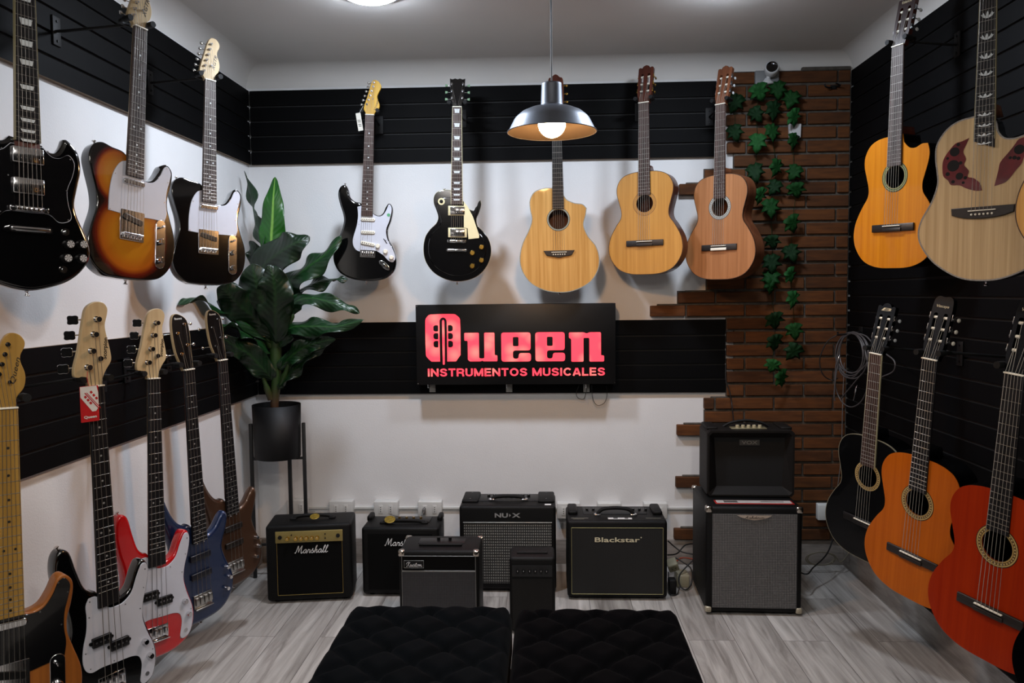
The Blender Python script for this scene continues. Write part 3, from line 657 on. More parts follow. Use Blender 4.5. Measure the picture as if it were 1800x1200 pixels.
# amplifier standing on it
R = thing('guitar_amplifier', 'brown-black amplifier with a sunken front, on top of the large bass cabinet', 'amplifier', (.724, 3.565, .484), -.03)
w, d, h = .392, .2, .305
m = MB(); o = [(0, .012), (.012, 0), (w-.012, 0), (w, .012), (w+.0, h-.015), (w-.015, h), (.015, h), (0, h-.015)]
oi = [(.052, .045), (.052, .045), (w-.052, .045), (w-.052, .045), (w-.04, h-.04), (w-.04, h-.04), (.04, h-.04), (.04, h-.04)]
of = [(x_*.985+.003, z_*.985+.003) for x_, z_ in o]
rings = [[(x_, d, z_) for x_, z_ in o], [(x_, .012, z_) for x_, z_ in o], [(x_, 0, z_) for x_, z_ in of], [(x_*.94+w*.03, 0, z_*.93+h*.035) for x_, z_ in o], [(x_, .035, z_) for x_, z_ in oi]]
vs = [p for g_ in rings for p in g_]
m.add(vs, [(i*8+k, i*8+(k+1) % 8, (i+1)*8+(k+1) % 8, (i+1)*8+k) for i in range(4) for k in range(8)]); m.add(rings[0], [tuple(range(8))]); m.build('cabinet', tolex_br, R)
m = MB(); m.box((w/2, .035, h/2), (w-.07, .004, h-.07)); m.build('grille', M('vox_black_cloth', '050505', .9), R)
bd = panel(R, w/2-.045, w/2+.045, .232, .258, M('badge_edge', '4a4a48', .4, .5), y=.028, th=.004, name='name_badge')
text('lettering', 'VOX', .016, M('vox_silver', '8e8e8a', .3, .6), bd, (w/2, .0275, .245), bold=.01, width=.07)
m = MB(); m.box((w/2, .06, .001), (.16, .05, .006), r=.002); pn = m.build('control_panel', M('champagne_panel', '6f684f', .45, .3), R, Matrix.Translation((0, 0, h)))
knobs(pn, [w/2-.05+.025*k for k in range(5)], .05, .003, .0095, M('ivory_knob', 'a59b7c', .4), top=True, h=.014)
for sx in (.03, w-.03): m = MB(); m.box((sx, .11, h+.003), (.05, .15, .014), r=.005); m.build('top_rail', tolex_br, R)
m = MB(); m.tube(spl3([(.09, .1, h), (w*.33, .1, h+.02), (w/2, .1, h+.03), (w*.67, .1, h+.02), (w-.09, .1, h)], 4), .006, n=8); m.build('handle', rubber, R)

# ------------------------------------------------------------------ ottomans
def ottoman(label, x0, x1, y0, y1, h, mt):
    W_, D_ = x1-x0, y1-y0; R = thing('ottoman', label, 'ottoman', ((x0+x1)/2, (y0+y1)/2, 0), 0, 'black tufted ottomans')
    m = MB(); NX, NY = 60, 110; s = .165; rr = .035
    def H(x, y):
        u = (x/s+y/s); v = (x/s-y/s); f = abs(sin(pi*u/1.0))*abs(sin(pi*v/1.0))
        e = min(W_/2-abs(x), D_/2-abs(y)); k = min(1, max(0, e)/rr); edge = rr*(1-sqrt(max(0, 1-(1-k)**2)))
        fold = min(abs(sin(pi*u)), abs(sin(pi*v)))
        return h-edge-.020*(1-min(1, fold*1.5)**.6)*min(1, e/.05)-.012*math.exp(-((sin(pi*u))**2+(sin(pi*v))**2)*5)*min(1, e/.05)
    xs = [-W_/2+W_*i/NX for i in range(NX+1)]; ys = [-D_/2+D_*j/NY for j in range(NY+1)]
    vs = [(x, y, H(x, y)) for y in ys for x in xs]
    fs = [(j*(NX+1)+i, j*(NX+1)+i+1, (j+1)*(NX+1)+i+1, (j+1)*(NX+1)+i) for j in range(NY) for i in range(NX)]
    m.add(vs, fs, 0, True)
    loop = [(i, 0) for i in range(NX)]+[(NX, j) for j in range(NY)]+[(NX-i, NY) for i in range(NX)]+[(0, NY-j) for j in range(NY)]
    top = [(xs[i], ys[j], H(xs[i], ys[j])) for i, j in loop]; n = len(top); bot = [(p[0], p[1], h-.13) for p in top]
    m.add(top+bot, [(k, n+k, n+(k+1) % n, (k+1) % n) for k in range(n)], 0, True); m.add(bot, [tuple(range(n))[::-1]])
    rc = .06; cx_, cy_ = W_/2-rc, D_/2-rc
    for i_, v_ in enumerate(m.v):
        x_, y_, z_ = v_
        if abs(x_) > cx_ and abs(y_) > cy_:
            a_, b_ = (abs(x_)-cx_)/rc, (abs(y_)-cy_)/rc
            m.v[i_] = (math.copysign(cx_+rc*a_*sqrt(1-b_*b_/2), x_), math.copysign(cy_+rc*b_*sqrt(1-a_*a_/2), y_), z_)
    m.build('cushion', mt, R)
    b = MB(); b.box((0, 0, (h-.13+.06)/2), (W_-.012, D_-.012, h-.13-.06), r=.045, seg=3); b.build('base', mt, R)
    for sx in (-1, 1):
        for sy in (-1, 1): l = MB(); l.cyl((sx*(W_/2-.05), sy*(D_/2-.05), .061), (sx*(W_/2-.05), sy*(D_/2-.05), 0), .022, 0, 16, .016); l.build('leg', matte_black, R)
def velvet(name, c):
    m_ = M(name, c, .8, var=.25, vscale=14, bump=.3, bscale=700); B = m_.node_tree.nodes['Principled BSDF']; B.inputs['Sheen Weight'].default_value = .012; B.inputs['Sheen Roughness'].default_value = .4; B.inputs['Specular IOR Level'].default_value = .03; return m_
ottoman('black tufted velvet ottoman on the left', -.632, -.113, 1.35, 2.462, .43, velvet('blue_black_velvet', '040608'))
ottoman('deeper black tufted velvet ottoman on the right', -.103, .405, 1.35, 2.447, .43, velvet('deep_black_velvet', '010102'))

# ------------------------------------------------------------------ plant, pot, stand
PX, PY = -1.305, 3.84
tp_ = at(486, 712, 3.84); PX = tp_.x; ZT = tp_.z+.005; ZB_ = at(486, 803, 3.84).z; RP = .1175
t = thing('potted_plant', 'tall artificial plant with broad dark green leaves in a black cylinder pot', 'potted plant', (PX, PY, ZB_))
HP = ZT-ZB_
m = MB(); m.lathe([(.0001, 0), (RP*.93, 0), (RP*.95, .004), (RP, HP), (RP-.006, HP), (RP-.008, HP-.05), (.0001, HP-.05)], n=48); POT = m.build('pot', M('satin_black_pot', '050506', .55, spec=.3), t)
m = MB(); m.lathe([(RP-.009, HP-.045), (.0001, HP-.04)], n=32); m.build('soil', M('dark_soil', '17100c', .95, var=.4, vscale=80, bump=1), t)
def leafmat(name, c1, c2, rough=.36):
    m_, N, L, B = newmat(name)
    uv = N.new('ShaderNodeUVMap'); sp_ = N.new('ShaderNodeSeparateXYZ'); L.new(uv.outputs[0], sp_.inputs[0])
    ab = N.new('ShaderNodeMath'); ab.operation = 'ABSOLUTE'; L.new(sp_.outputs[0], ab.inputs[0])
    ma = N.new('ShaderNodeMath'); ma.operation = 'MULTIPLY_ADD'; L.new(ab.outputs[0], ma.inputs[0]); ma.inputs[1].default_value = -.35; L.new(sp_.outputs[1], ma.inputs[2])
    mu = N.new('ShaderNodeMath'); mu.operation = 'MULTIPLY'; L.new(ma.outputs[0], mu.inputs[0]); mu.inputs[1].default_value = 85
    sn = N.new('ShaderNodeMath'); sn.operation = 'SINE'; L.new(mu.outputs[0], sn.inputs[0])
    mr = N.new('ShaderNodeMapRange'); L.new(ab.outputs[0], mr.inputs[0]); mr.inputs[1].default_value = .02; mr.inputs[2].default_value = .07
    mr.inputs[3].default_value = 1; mr.inputs[4].default_value = 0
    c = N.new('ShaderNodeMix'); c.data_type = 'RGBA'; L.new(mr.outputs[0], c.inputs[0]); c.inputs[6].default_value = lin(c1); c.inputs[7].default_value = lin(c2)
    L.new(c.outputs[2], B.inputs['Base Color']); B.inputs['Roughness'].default_value = rough
    b = N.new('ShaderNodeBump'); b.inputs['Strength'].default_value = .22; b.inputs['Distance'].default_value = .002; L.new(sn.outputs[0], b.inputs['Height']); L.new(b.outputs[0], B.inputs['Normal'])
    return m_
lf_d = leafmat('dark_leaf', '08200c', '12300f'); lf_b = leafmat('bright_leaf', '1a5214', '74a244'); lf_m = leafmat('mid_leaf', '0a2c10', '1e441a')
I0 = Matrix.Translation((-PX, -PY, -ZB_))
def big_leaf(mid, hw, mt, face=(0, -1, .25), fold=.25, wav=.012, seed=0, stalk=True, skew=0):
    """mid: (photo x, photo y, depth) survey points of the midrib from stalk to tip"""
    rnd = random.Random(seed); pts = spl3([at(x, y, Y) for x, y, Y in mid], 8); n = len(pts); vs = []; uv = []; K_ = 8
    F_ = Vector(face).normalized()
    for i, p in enumerate(pts):
        tt = i/(n-1); tg_ = (pts[min(n-1, i+1)]-pts[max(0, i-1)]).normalized()
        nr_ = (F_-tg_*F_.dot(tg_)); nr_ = nr_.normalized() if nr_.length > .05 else tg_.orthogonal().normalized()
        sd = tg_.cross(nr_); w_ = hw*(sin(pi*min(1, tt*1.0)**.8)**.75)*(1-.12*tt)
        if i in (0, n-1): w_ = .001
        for k in range(-K_, K_+1):
            u = k/K_; wv = wav*sin(tt*17+seed+(3 if k > 0 else 0))*abs(u)**2
            q_ = p + sd*(u*w_*(1+skew*u)) - nr_*(fold*abs(u)**1.3*w_) + nr_*wv*2*min(1, w_/hw*1.5)
            vs.append(q_); uv.append((u*.5, tt))
    m = MB(); W2 = 2*K_+1; fs = [(i*W2+k, i*W2+k+1, (i+1)*W2+k+1, (i+1)*W2+k) for i in range(n-1) for k in range(W2-1)]
    m.add([I0 @ v for v in vs], fs, 0, True)
    o = m.build('leaf', mt, t); ul = o.data.uv_layers.new(name='UVMap')
    for lp_ in o.data.loops: ul.data[lp_.index].uv = uv[lp_.vertex_index]
    sm_ = o.modifiers.new('thickness', 'SOLIDIFY'); sm_.thickness = .0016
    return o
# stem
q5 = lambda x, y, Y: (300+x/2.728, 280+y/2.728, Y)
m = MB(); pts = [I0 @ at(*q5(*p)) for p in ((497, 1210, 3.78), (500, 1140, 3.78), (505, 1060, 3.78), (503, 960, 3.78), (505, 860, 3.78), (512, 780, 3.78), (515, 700, 3.78), (520, 620, 3.78))]
sp3 = spl3(pts, 5); rs = [.019, .021, .024, .029, .029, .030, .026, .019]; rr_ = []
for i in range(len(sp3)): f_ = i/5; a = int(min(6, f_)); rr_.append(rs[a]+(rs[a+1]-rs[a])*(f_-a))
m.tube(sp3, rr_, n=14)
for s_, (a, b) in enumerate((((470, 1150), (430, 1000)), ((545, 1080), (575, 960)), ((470, 900), (420, 760)), ((540, 880), (590, 740)), ((480, 760), (440, 680)), ((545, 760), (585, 670)))):
    A = I0 @ at(*q5((a[0]*.7+505*.3), a[1], 3.77)); B_ = I0 @ at(*q5(b[0], b[1], 3.74)); m.tube(spl3([A, (A+B_)/2+Vector((0, -.005, 0)), B_], 4), [.016]*4+[.011]*4+[.004], n=8)
sm = leafmat('stem_green', '1e3210', '1e3210', .5)
def stemmat():
    m_, N, L, B = newmat('stem_with_brown_foot'); tc = N.new('ShaderNodeTexCoord'); sx = N.new('ShaderNodeSeparateXYZ'); L.new(tc.outputs['Object'], sx.inputs[0])
    r = N.new('ShaderNodeValToRGB'); mr = N.new('ShaderNodeMapRange'); L.new(sx.outputs[2], mr.inputs[0]); mr.inputs[1].default_value = HP-.05; mr.inputs[2].default_value = HP+.5; L.new(mr.outputs[0], r.inputs[0])
    r.color_ramp.elements[0].color = lin('3c2714'); r.color_ramp.elements[0].position = .12; r.color_ramp.elements[1].color = lin('20380f'); r.color_ramp.elements[1].position = .28
    L.new(r.outputs[0], B.inputs['Base Color']); B.inputs['Roughness'].default_value = .5; return m_
m.build('stem', stemmat(), t)
def BL(pts, *a, **k): return big_leaf([q5(*p) for p in pts], *a, **k)
BL([(450, 640, 3.78), (440, 420, 3.82), (405, 300, 3.86), (385, 180, 3.88), (352, 55, 3.9)], .05, lf_m, face=(-.75, -.6, 0), seed=1)
BL([(500, 560, 3.78), (483, 400, 3.8), (487, 300, 3.8), (492, 190, 3.8), (500, 84, 3.82)], .066, lf_b, face=(.05, -1, .1), fold=.15, wav=.006, seed=2)
BL([(430, 640, 3.76), (440, 520, 3.72), (530, 440, 3.66), (600, 400, 3.64), (668, 372, 3.66)], .088, lf_d, face=(-.15, -1, .1), fold=.2, seed=3)
BL([(520, 700, 3.76), (560, 595, 3.74), (650, 520, 3.72), (740, 455, 3.72), (818, 366, 3.74)], .070, lf_m, face=(.1, -.75, .65), fold=.35, seed=4)
BL([(530, 720, 3.76), (600, 640, 3.76), (700, 590, 3.78), (790, 572, 3.8), (850, 575, 3.82)], .05, lf_d, face=(.0, -.5, .85), seed=5)
BL([(500, 860, 3.74), (470, 760, 3.68), (430, 660, 3.62), (405, 570, 3.6), (388, 500, 3.6)], .125, lf_d, face=(.1, -1, .2), fold=.15, seed=6)
BL([(505, 880, 3.74), (500, 740, 3.66), (500, 640, 3.62), (490, 560, 3.6), (470, 505, 3.6)], .09, lf_d, face=(.25, -1, .2), fold=.2, seed=16)
BL([(480, 840, 3.74), (400, 760, 3.66), (320, 690, 3.56), (270, 640, 3.5), (236, 606, 3.46)], .085, lf_d, face=(0, -1, .3), fold=.2, seed=7)
BL([(480, 880, 3.76), (370, 790, 3.66), (260, 735, 3.58), (170, 680, 3.42), (100, 662, 3.3), (36, 697, 3.2)], .036, lf_m, face=(.1, -.55, .8), fold=.3, seed=8)
BL([(480, 930, 3.76), (400, 860, 3.66), (320, 815, 3.58), (250, 790, 3.42), (182, 768, 3.28)], .035, lf_m, face=(0, -.6, .8), fold=.3, seed=9)
BL([(490, 1060, 3.76), (440, 1000, 3.7), (370, 930, 3.64), (300, 890, 3.54), (225, 840, 3.46)], .062, lf_d, face=(.2, -1, .25), fold=.2, seed=10)
BL([(530, 800, 3.76), (590, 690, 3.72), (680, 665, 3.68), (780, 690, 3.66), (860, 712, 3.66), (905, 738, 3.66)], .042, lf_m, face=(-.1, -.85, .5), fold=.25, seed=11)
BL([(520, 900, 3.76), (570, 810, 3.72), (680, 800, 3.66), (800, 800, 3.62), (926, 768, 3.62)], .050, lf_m, face=(0, -.85, .5), fold=.3, seed=12)
BL([(520, 1010, 3.76), (570, 950, 3.72), (640, 900, 3.7), (720, 875, 3.68), (790, 862, 3.68)], .046, lf_m, face=(-.1, -1, .1), fold=.2, seed=13)
BL([(515, 1100, 3.76), (560, 1040, 3.74), (620, 980, 3.74), (700, 910, 3.74), (785, 866, 3.74)], .034, lf_d, face=(-.3, -.8, .4), fold=.2, seed=14)
BL([(470, 700, 3.78), (430, 560, 3.84), (410, 480, 3.88), (395, 430, 3.9), (378, 390, 3.92)], .055, lf_d, face=(.0, -1, .0), seed=15)

st = thing('plant_stand', 'black metal stand with slim square legs carrying the cylinder pot', 'plant stand', (PX, PY, 0))
legm = M('black_powder_coat', '0b0b0c', .5)
R1 = RP+.012
for (ax, ay) in ((-1, -.1), (1, .12), (.12, 1)):
    l = sqrt(ax*ax+ay*ay); ax, ay = ax/l*R1, ay/l*R1
    m = MB(); m.box((0, 0, (ZB_+.17)/2), (.017, .017, ZB_+.17), r=.002); m.build('leg', legm, st, Matrix.Translation((ax, ay, 0)) @ Matrix.Rotation(atan2(ay, ax), 4, 'Z'))
for (ax, ay) in ((-1, -.1), (1, .12), (.12, 1)):
    l = sqrt(ax*ax+ay*ay); ax, ay = ax/l*R1/2, ay/l*R1/2
    for z_ in (ZB_-.0075, .17):
        m = MB(); m.box((0, 0, 0), (R1, .012, .012)); m.build('crossbar', legm, st, Matrix.Translation((ax, ay, z_)) @ Matrix.Rotation(atan2(ay, ax), 4, 'Z'))

# ------------------------------------------------------------------ ivy on the bricks
def ivymat(name, c):
    m_ = M(name, c, .7, var=.25, vscale=60, bump=.3, bscale=90, spec=.15); return m_
iv = [ivymat('ivy_green', '123a16'), ivymat('ivy_green_light', '1c4c22'), ivymat('ivy_green_dark', '0c2810')]
def ivy_outline(s):
    P_ = [(0, -.45), (.12, -.5), (.3, -.42), (.5, -.3, 0), (.36, -.1), (.55, .18, 0), (.3, .18), (.2, .32), (0, .62, 0), (-.2, .32), (-.3, .18), (-.55, .18, 0), (-.36, -.1), (-.5, -.3, 0), (-.3, -.42), (-.12, -.5)]
    return [(x*s, z*s) for x, z in spl(P_, 3)]
def vine(label, leaves, seed, foot=None):
    rnd = random.Random(seed); R = thing('ivy_vine', label, 'ivy', at(leaves[0][0], leaves[0][1], 4.0), 0, 'ivy strands on the bricks'); inv = Matrix.Translation(-R.location)
    pts = [at(x, y, 4.02) for x, y in leaves]; m = MB(); m.tube([inv @ p for p in spl3(pts, 5)], .0012, n=5); m.build('stem', iv[2], R)
    m = MB()
    for i, (x, y) in enumerate(leaves):
        p = at(x, y, 4.0-rnd.uniform(0, .035)); s = rnd.uniform(.078, .098); o = ivy_outline(s)
        T = inv @ Matrix.Translation(p) @ Matrix.Rotation(radians(180+rnd.uniform(-35, 35)), 4, 'Y') @ Matrix.Rotation(radians(rnd.uniform(-32, 12)), 4, 'X') @ Matrix.Rotation(radians(rnd.uniform(-35, 35)), 4, 'Z')
        n = len(o); ring2 = [(a*.5, -.008*s/.08+.0, b*.5) for a, b in o]; ring1 = [(a, .006*sin(j*1.1), b) for j, (a, b) in enumerate(o)]
        vs = ring1+ring2+[(0, -.0, 0)]; mi = rnd.choice((0, 0, 1, 2))
        m.add(vs, [(k, (k+1) % n, n+(k+1) % n, n+k) for k in range(n)]+[(n+k, n+(k+1) % n, 2*n) for k in range(n)], mi, True, T)
    lo = m.build('leaves', iv, R); md = lo.modifiers.new('thickness', 'SOLIDIFY'); md.thickness = .0008
c6 = lambda x, y: (1120+x/2.79, 90+y/2.79)
c7 = lambda x, y: (1120+x/4.285, 500+y/4.285)
vine('short ivy strand beside the cedar guitar head with two leaves', [c6(480, 255), c6(480, 400)], 1)
vine('ivy strand falling from the left of the camera bracket', [c6(600, 200), c6(585, 310), c6(590, 450), c6(578, 595), c6(600, 708)], 2)
vine('long ivy strand down the middle of the bricks, ending lowest', [c6(690, 190), c6(668, 290), c6(662, 397), c6(680, 570), c6(672, 668), c6(655, 768), c6(663, 935), c6(660, 1040), c6(655, 1118), c7(1005, 5), c7(1035, 270), c7(1035, 435), c7(1020, 610), c7(1085, 705)], 3)
vine('long ivy strand on the right, passing behind the white sensor', [c6(755, 235), c6(768, 325), c6(765, 440), c6(770, 595), c6(780, 680), c6(760, 845), c6(757, 990), c6(750, 1098), c7(1170, 110), c7(1185, 350), c7(1175, 505)], 5)

# ------------------------------------------------------------------ camera, sensor, hook
pc = at(1350, 136, 4.0); t = thing('security_camera', 'white ball security camera on a grey bracket at the top of the bricks', 'security camera', (pc.x, 4.037, pc.z))
m = MB(); m.box((0, -.012, 0), (.115, .024, .075), r=.002); m.build('bracket', M('grey_bracket', '6f7172', .5), t)
wp = M('white_camera_plastic', 'bdbdbd', .35)
m = MB(); m.lathe([(.0001, 0), (.03, 0), (.031, .006), (.02, .018), (.012, .03)], n=28, T=Matrix.Translation((-.002, -.034, -.034))); m.tube([(-.0, -.034, -.012), (.004, -.04, .01)], .011, n=12); m.build('base', wp, t)
T = Matrix.Translation((.012, -.055, .032)) @ Matrix.Rotation(radians(80), 4, 'X') @ Matrix.Rotation(radians(-12), 4, 'Y')
m = MB(); m.lathe([(.0001, -.032), (.02, -.03), (.031, -.02), (.034, -.004), (.034, .022), (.031, .032), (.027, .034)], 0, 32, T); m.build('housing', wp, t)
m = MB(); m.lathe([(.027, .034), (.025, .030), (.012, .028), (.0001, .029)], 0, 32, T); m.build('lens', M('black_lens', '060607', .1, coat=1), t)
ps = at(1399, 228, 4.0); m = MB(); m.slab([(-.025, -.033), (.029, -.036), (.031, .032), (-.027, .034)], -.025, .0, .004, 0); o = m.build('motion_sensor', wp); o.location = (ps.x, 4.037, ps.z); tag(o, 'small white sensor box on the bricks under an ivy leaf', 'sensor')
ph = at(1467, 152, 4.02); m = MB(); m.box((0, .004, 0), (.03, .008, .02), r=.002); m.tube(spl3([(-.01, 0, 0), (-.03, -.02, -.008), (-.05, -.03, -.004), (-.055, -.03, .008)], 4), .004); m.tube(spl3([(.01, 0, .004), (.02, -.03, .0), (-.005, -.045, .006)], 4), .004); o = m.build('wall_hook', matte_black); o.location = (ph.x, 4.03, ph.z); tag(o, 'empty black double hook on the bricks near the ceiling', 'hook')

# ------------------------------------------------------------------ cables
def c8(x, y, Y):
    px_ = 1420+x/5.715; return at(px_, 570+y/5.715, min(Y, 3.94 if px_ < 1460 else 1.475*1385/(px_-945)-.0))
def loopc(cx, cy, rx, ry, Y, n=14, a0=90, turns=1, drift=0): return [c8(cx+rx*cos(radians(a0+360*turns*k/n))+drift*k, cy-ry*sin(radians(a0+360*turns*k/n)), Y-.01*sin(k)) for k in range(n+1)]
t = thing('instrument_cable', 'coiled grey jack cables hung from the black hook in the corner', 'cable', c8(430, 100, 3.88)); inv = Matrix.Translation(-t.location)
gcab = M('grey_instrument_cable', '434142', .45)
m = MB()
for i, (cx, cy, rx, ry, Y) in enumerate(((430, 300, 150, 215, 3.87), (440, 290, 120, 200, 3.86), (420, 310, 135, 230, 3.88), (455, 310, 150, 235, 3.85), (450, 285, 165, 200, 3.89))):
    m.tube([inv @ p for p in spl3(loopc(cx, cy, rx, ry, Y), 4)], .0032, n=7)
m.tube([inv @ p for p in spl3([c8(440, 80, 3.86), c8(330, 180, 3.86), c8(285, 400, 3.86), c8(275, 600, 3.86), c8(330, 760, 3.86), c8(430, 830, 3.86), c8(540, 770, 3.86), c8(605, 600, 3.86), c8(600, 380, 3.86), c8(560, 200, 3.87)], 5)], .0032, n=7)
m.tube([inv @ p for p in spl3([c8(540, 500, 3.85), c8(430, 630, 3.85), c8(335, 745, 3.85)], 5)], .0032, n=7)
m.tube([inv @ p for p in spl3([c8(310, 380, 3.85), c8(285, 500, 3.85), c8(265, 700, 3.85), c8(272, 765, 3.85)], 5)], .0032, n=7)
m.tube([inv @ p for p in spl3([c8(480, 85, 3.87), c8(580, 115, 3.9), c8(650, 185, 3.92), c8(770, 285, 3.92), c8(870, 370, 3.92), c8(860, 470, 3.92), c8(750, 525, 3.92)], 5)], .0032, n=7)
m.build('coiled_lead', gcab, t)
m = MB(); m.tube([inv @ p for p in spl3([c8(290, 110, 3.88), c8(190, 180, 3.9), c8(120, 350, 3.92), c8(150, 500, 3.92), c8(240, 560, 3.92), c8(300, 540, 3.9)], 5)], .0028, n=7); m.build('black_lead', bk, t)
for a, b in (((318, 310), (292, 400)), ((495, 610), (458, 765))):
    A, B_ = inv @ c8(a[0], a[1], 3.845), inv @ c8(b[0], b[1], 3.845); m = MB(); m.tube([A, A+(B_-A)*.1, A+(B_-A)*.12, A+(B_-A)*.5, A+(B_-A)*.55, B_], [.002, .003, .005, .005, .0028, .002], n=10); m.build('jack_plug', chrome, t)
hk = c8(440, 95, 4.0); t = thing('wall_hook', 'black hook carrying the coiled grey cables', 'hook', (1.523, 3.87, hk.z+.0)); m = MB(); p2 = c8(300, 105, 3.86)-t.location; p1 = c8(450, 92, 3.86)-t.location
m.box((-.003, 0, 0), (.006, .04, .05), r=.001); m.build('plate', matte_black, t); m = MB(); m.tube([(-.003, 0, 0), p1, p2, p2+Vector((0, 0, .015))], .005, n=8); m.build('prong', matte_black, t)
# tangle beside the big cabinet
cz = lambda x, y, Y: at(1150+x/4, 780+y/4, Y)
fl = lambda p: Vector((p.x, p.y, max(p.z, .006)))
cable('power_cable', [fl(cz(95, 680, 3.9)), fl(cz(140, 720, 3.9)), fl(cz(200, 760, 3.88)), fl(cz(300, 778, 3.85))], .0035, bk, 'black cable slanting down to the floor behind the cream-lettered amplifier')
cable('power_cable', [fl(cz(95, 780, 3.85)), fl(cz(160, 770, 3.9)), fl(cz(220, 710, 3.95)), fl(cz(300, 700, 3.98))], .0035, bk, 'black cable rising to the right along the skirting beside the big cabinet')
cable('power_cable', [fl(cz(150, 800, 3.8)), fl(cz(200, 830, 3.78)), fl(cz(260, 880, 3.76)), fl(cz(262, 980, 3.72)), fl(cz(220, 1025, 3.68)), fl(cz(180, 990, 3.7)), fl(cz(175, 930, 3.72)), fl(cz(210, 880, 3.75)), fl(cz(300, 790, 3.8))], .0035, bk, 'black cable looping on the floor beside the power strip')
cable('power_cable', [fl(cz(100, 900, 3.72)), fl(cz(105, 1020, 3.66)), fl(cz(120, 1070, 3.62)), fl(cz(160, 1055, 3.63)), fl(cz(180, 1000, 3.66))], .003, bk, 'short black cable end curling towards the viewer by the power adapter')
cable('power_cable', [fl(cz(150, 830, 3.85)), fl(cz(200, 800, 3.88)), fl(cz(300, 815, 3.86))], .004, M('orange_cable', '8a3a22', .5), 'orange-red cable behind the power strip on the floor')
p = at(1150+128/4, 780+850/4, 3.74); t = thing('power_strip', 'beige multi-socket adapter among the cables beside the big cabinet', 'power strip', (p.x, p.y, p.z))
bg = M('beige_plastic', '8f8a74', .5); rz_ = Matrix.Rotation(radians(-20), 4, 'Y') @ Matrix.Rotation(radians(25), 4, 'X')
m = MB(); m.box((0, 0, 0), (.05, .05, .045), 0, .006, T=rz_); m.build('housing', bg, t)
m = MB(); m.cyl(rz_ @ Vector((0, -.025, 0)), rz_ @ Vector((0, -.0262, 0)), .017, 0, 20); m.cyl(rz_ @ Vector((-.007, -.026, 0)), rz_ @ Vector((-.007, -.027, 0)), .0025, 1, 8); m.cyl(rz_ @ Vector((.007, -.026, 0)), rz_ @ Vector((.007, -.027, 0)), .0025, 1, 8); m.build('socket', [M('beige_dark', '6a6650', .5), matte_black], t)
m = MB(); m.box((.05, .03, -p.z+.03), (.06, .09, .06), r=.006); m.build('strip_body', bg, t)
p = at(1150+125/4, 780+980/4, 3.66); m = MB(); m.box((0, 0, .035), (.035, .05, .07), r=.006); o = m.build('power_adapter', matte_black); o.location = (p.x, p.y, 0); tag(o, 'small black power adapter standing on the floor beside the cream-lettered amplifier', 'power adapter')
cy = lambda x, y, Y: fl(at(1380+x/3, 800+y/3, Y))
cable('power_cable', [Vector((1.462, 3.99, .29)), Vector((1.455, 3.96, .27)), at(1380+262/3, 800+385/3, 3.9), at(1380+255/3, 800+430/3, 3.88), at(1380+220/3, 800+520/3, 3.8), at(1380+150/3, 800+590/3, 3.7), at(1380+100/3, 800+625/3, 3.62), Vector((1.13, 3.83, .1)), Vector((1.05, 3.88, .006)), Vector((.98, 3.9, .006))], .0035, bk, 'black cable drooping from the corner socket to the big cabinet')
cable('coiled_wire', [cy(250, 570, 3.9)]+[cy(180+75*cos(a)+a*1.5, 545+34*sin(a), 3.93) for a in [k*.5 for k in range(26)]]+[cy(300, 560, 3.92), cy(350, 490, 3.98)], .0028, M('beige_wire', '6b6454', .5), 'thin beige wire coiled on the floor in the right corner')
cable('corner_wire', [Vector((1.46, 4.03, .26)), Vector((1.49, 4.02, .55)), Vector((1.495, 4.02, .85)), Vector((1.50, 4.02, 1.05))], .0022, gr, 'thin grey wire rising in the corner behind the black guitar')
# ------------------------------------------------------------------ guitars
def guitar_frame(pin, nut, phi):
    z = (Vector(nut)-Vector(pin)).normalized(); h = Vector((cos(radians(phi)), sin(radians(phi)), 0))
    x = (h-z*h.dot(z)).normalized(); y = z.cross(x)
    return Matrix(((x.x, y.x, z.x, pin[0]), (x.y, y.y, z.y, pin[1]), (x.z, y.z, z.z, pin[2]), (0, 0, 0, 1)))
def conv(pin, nut, L, ux=None, uy=0):
    """traced outline -> guitar's own metres (x across, z up the neck)"""
    zx, zy = (nut[0]-pin[0])/L, (nut[1]-pin[1])/L
    if ux is None: ux, uy = -zy, zx
    det = ux*zy-uy*zx
    def f(p):
        dx, dy = p[0]-pin[0], p[1]-pin[1]
        return ((dx*zy-dy*zx)/det, (ux*dy-uy*dx)/det)+tuple(p[2:])
    return lambda pts: f(pts) if isinstance(pts, tuple) else [f(p) for p in pts]

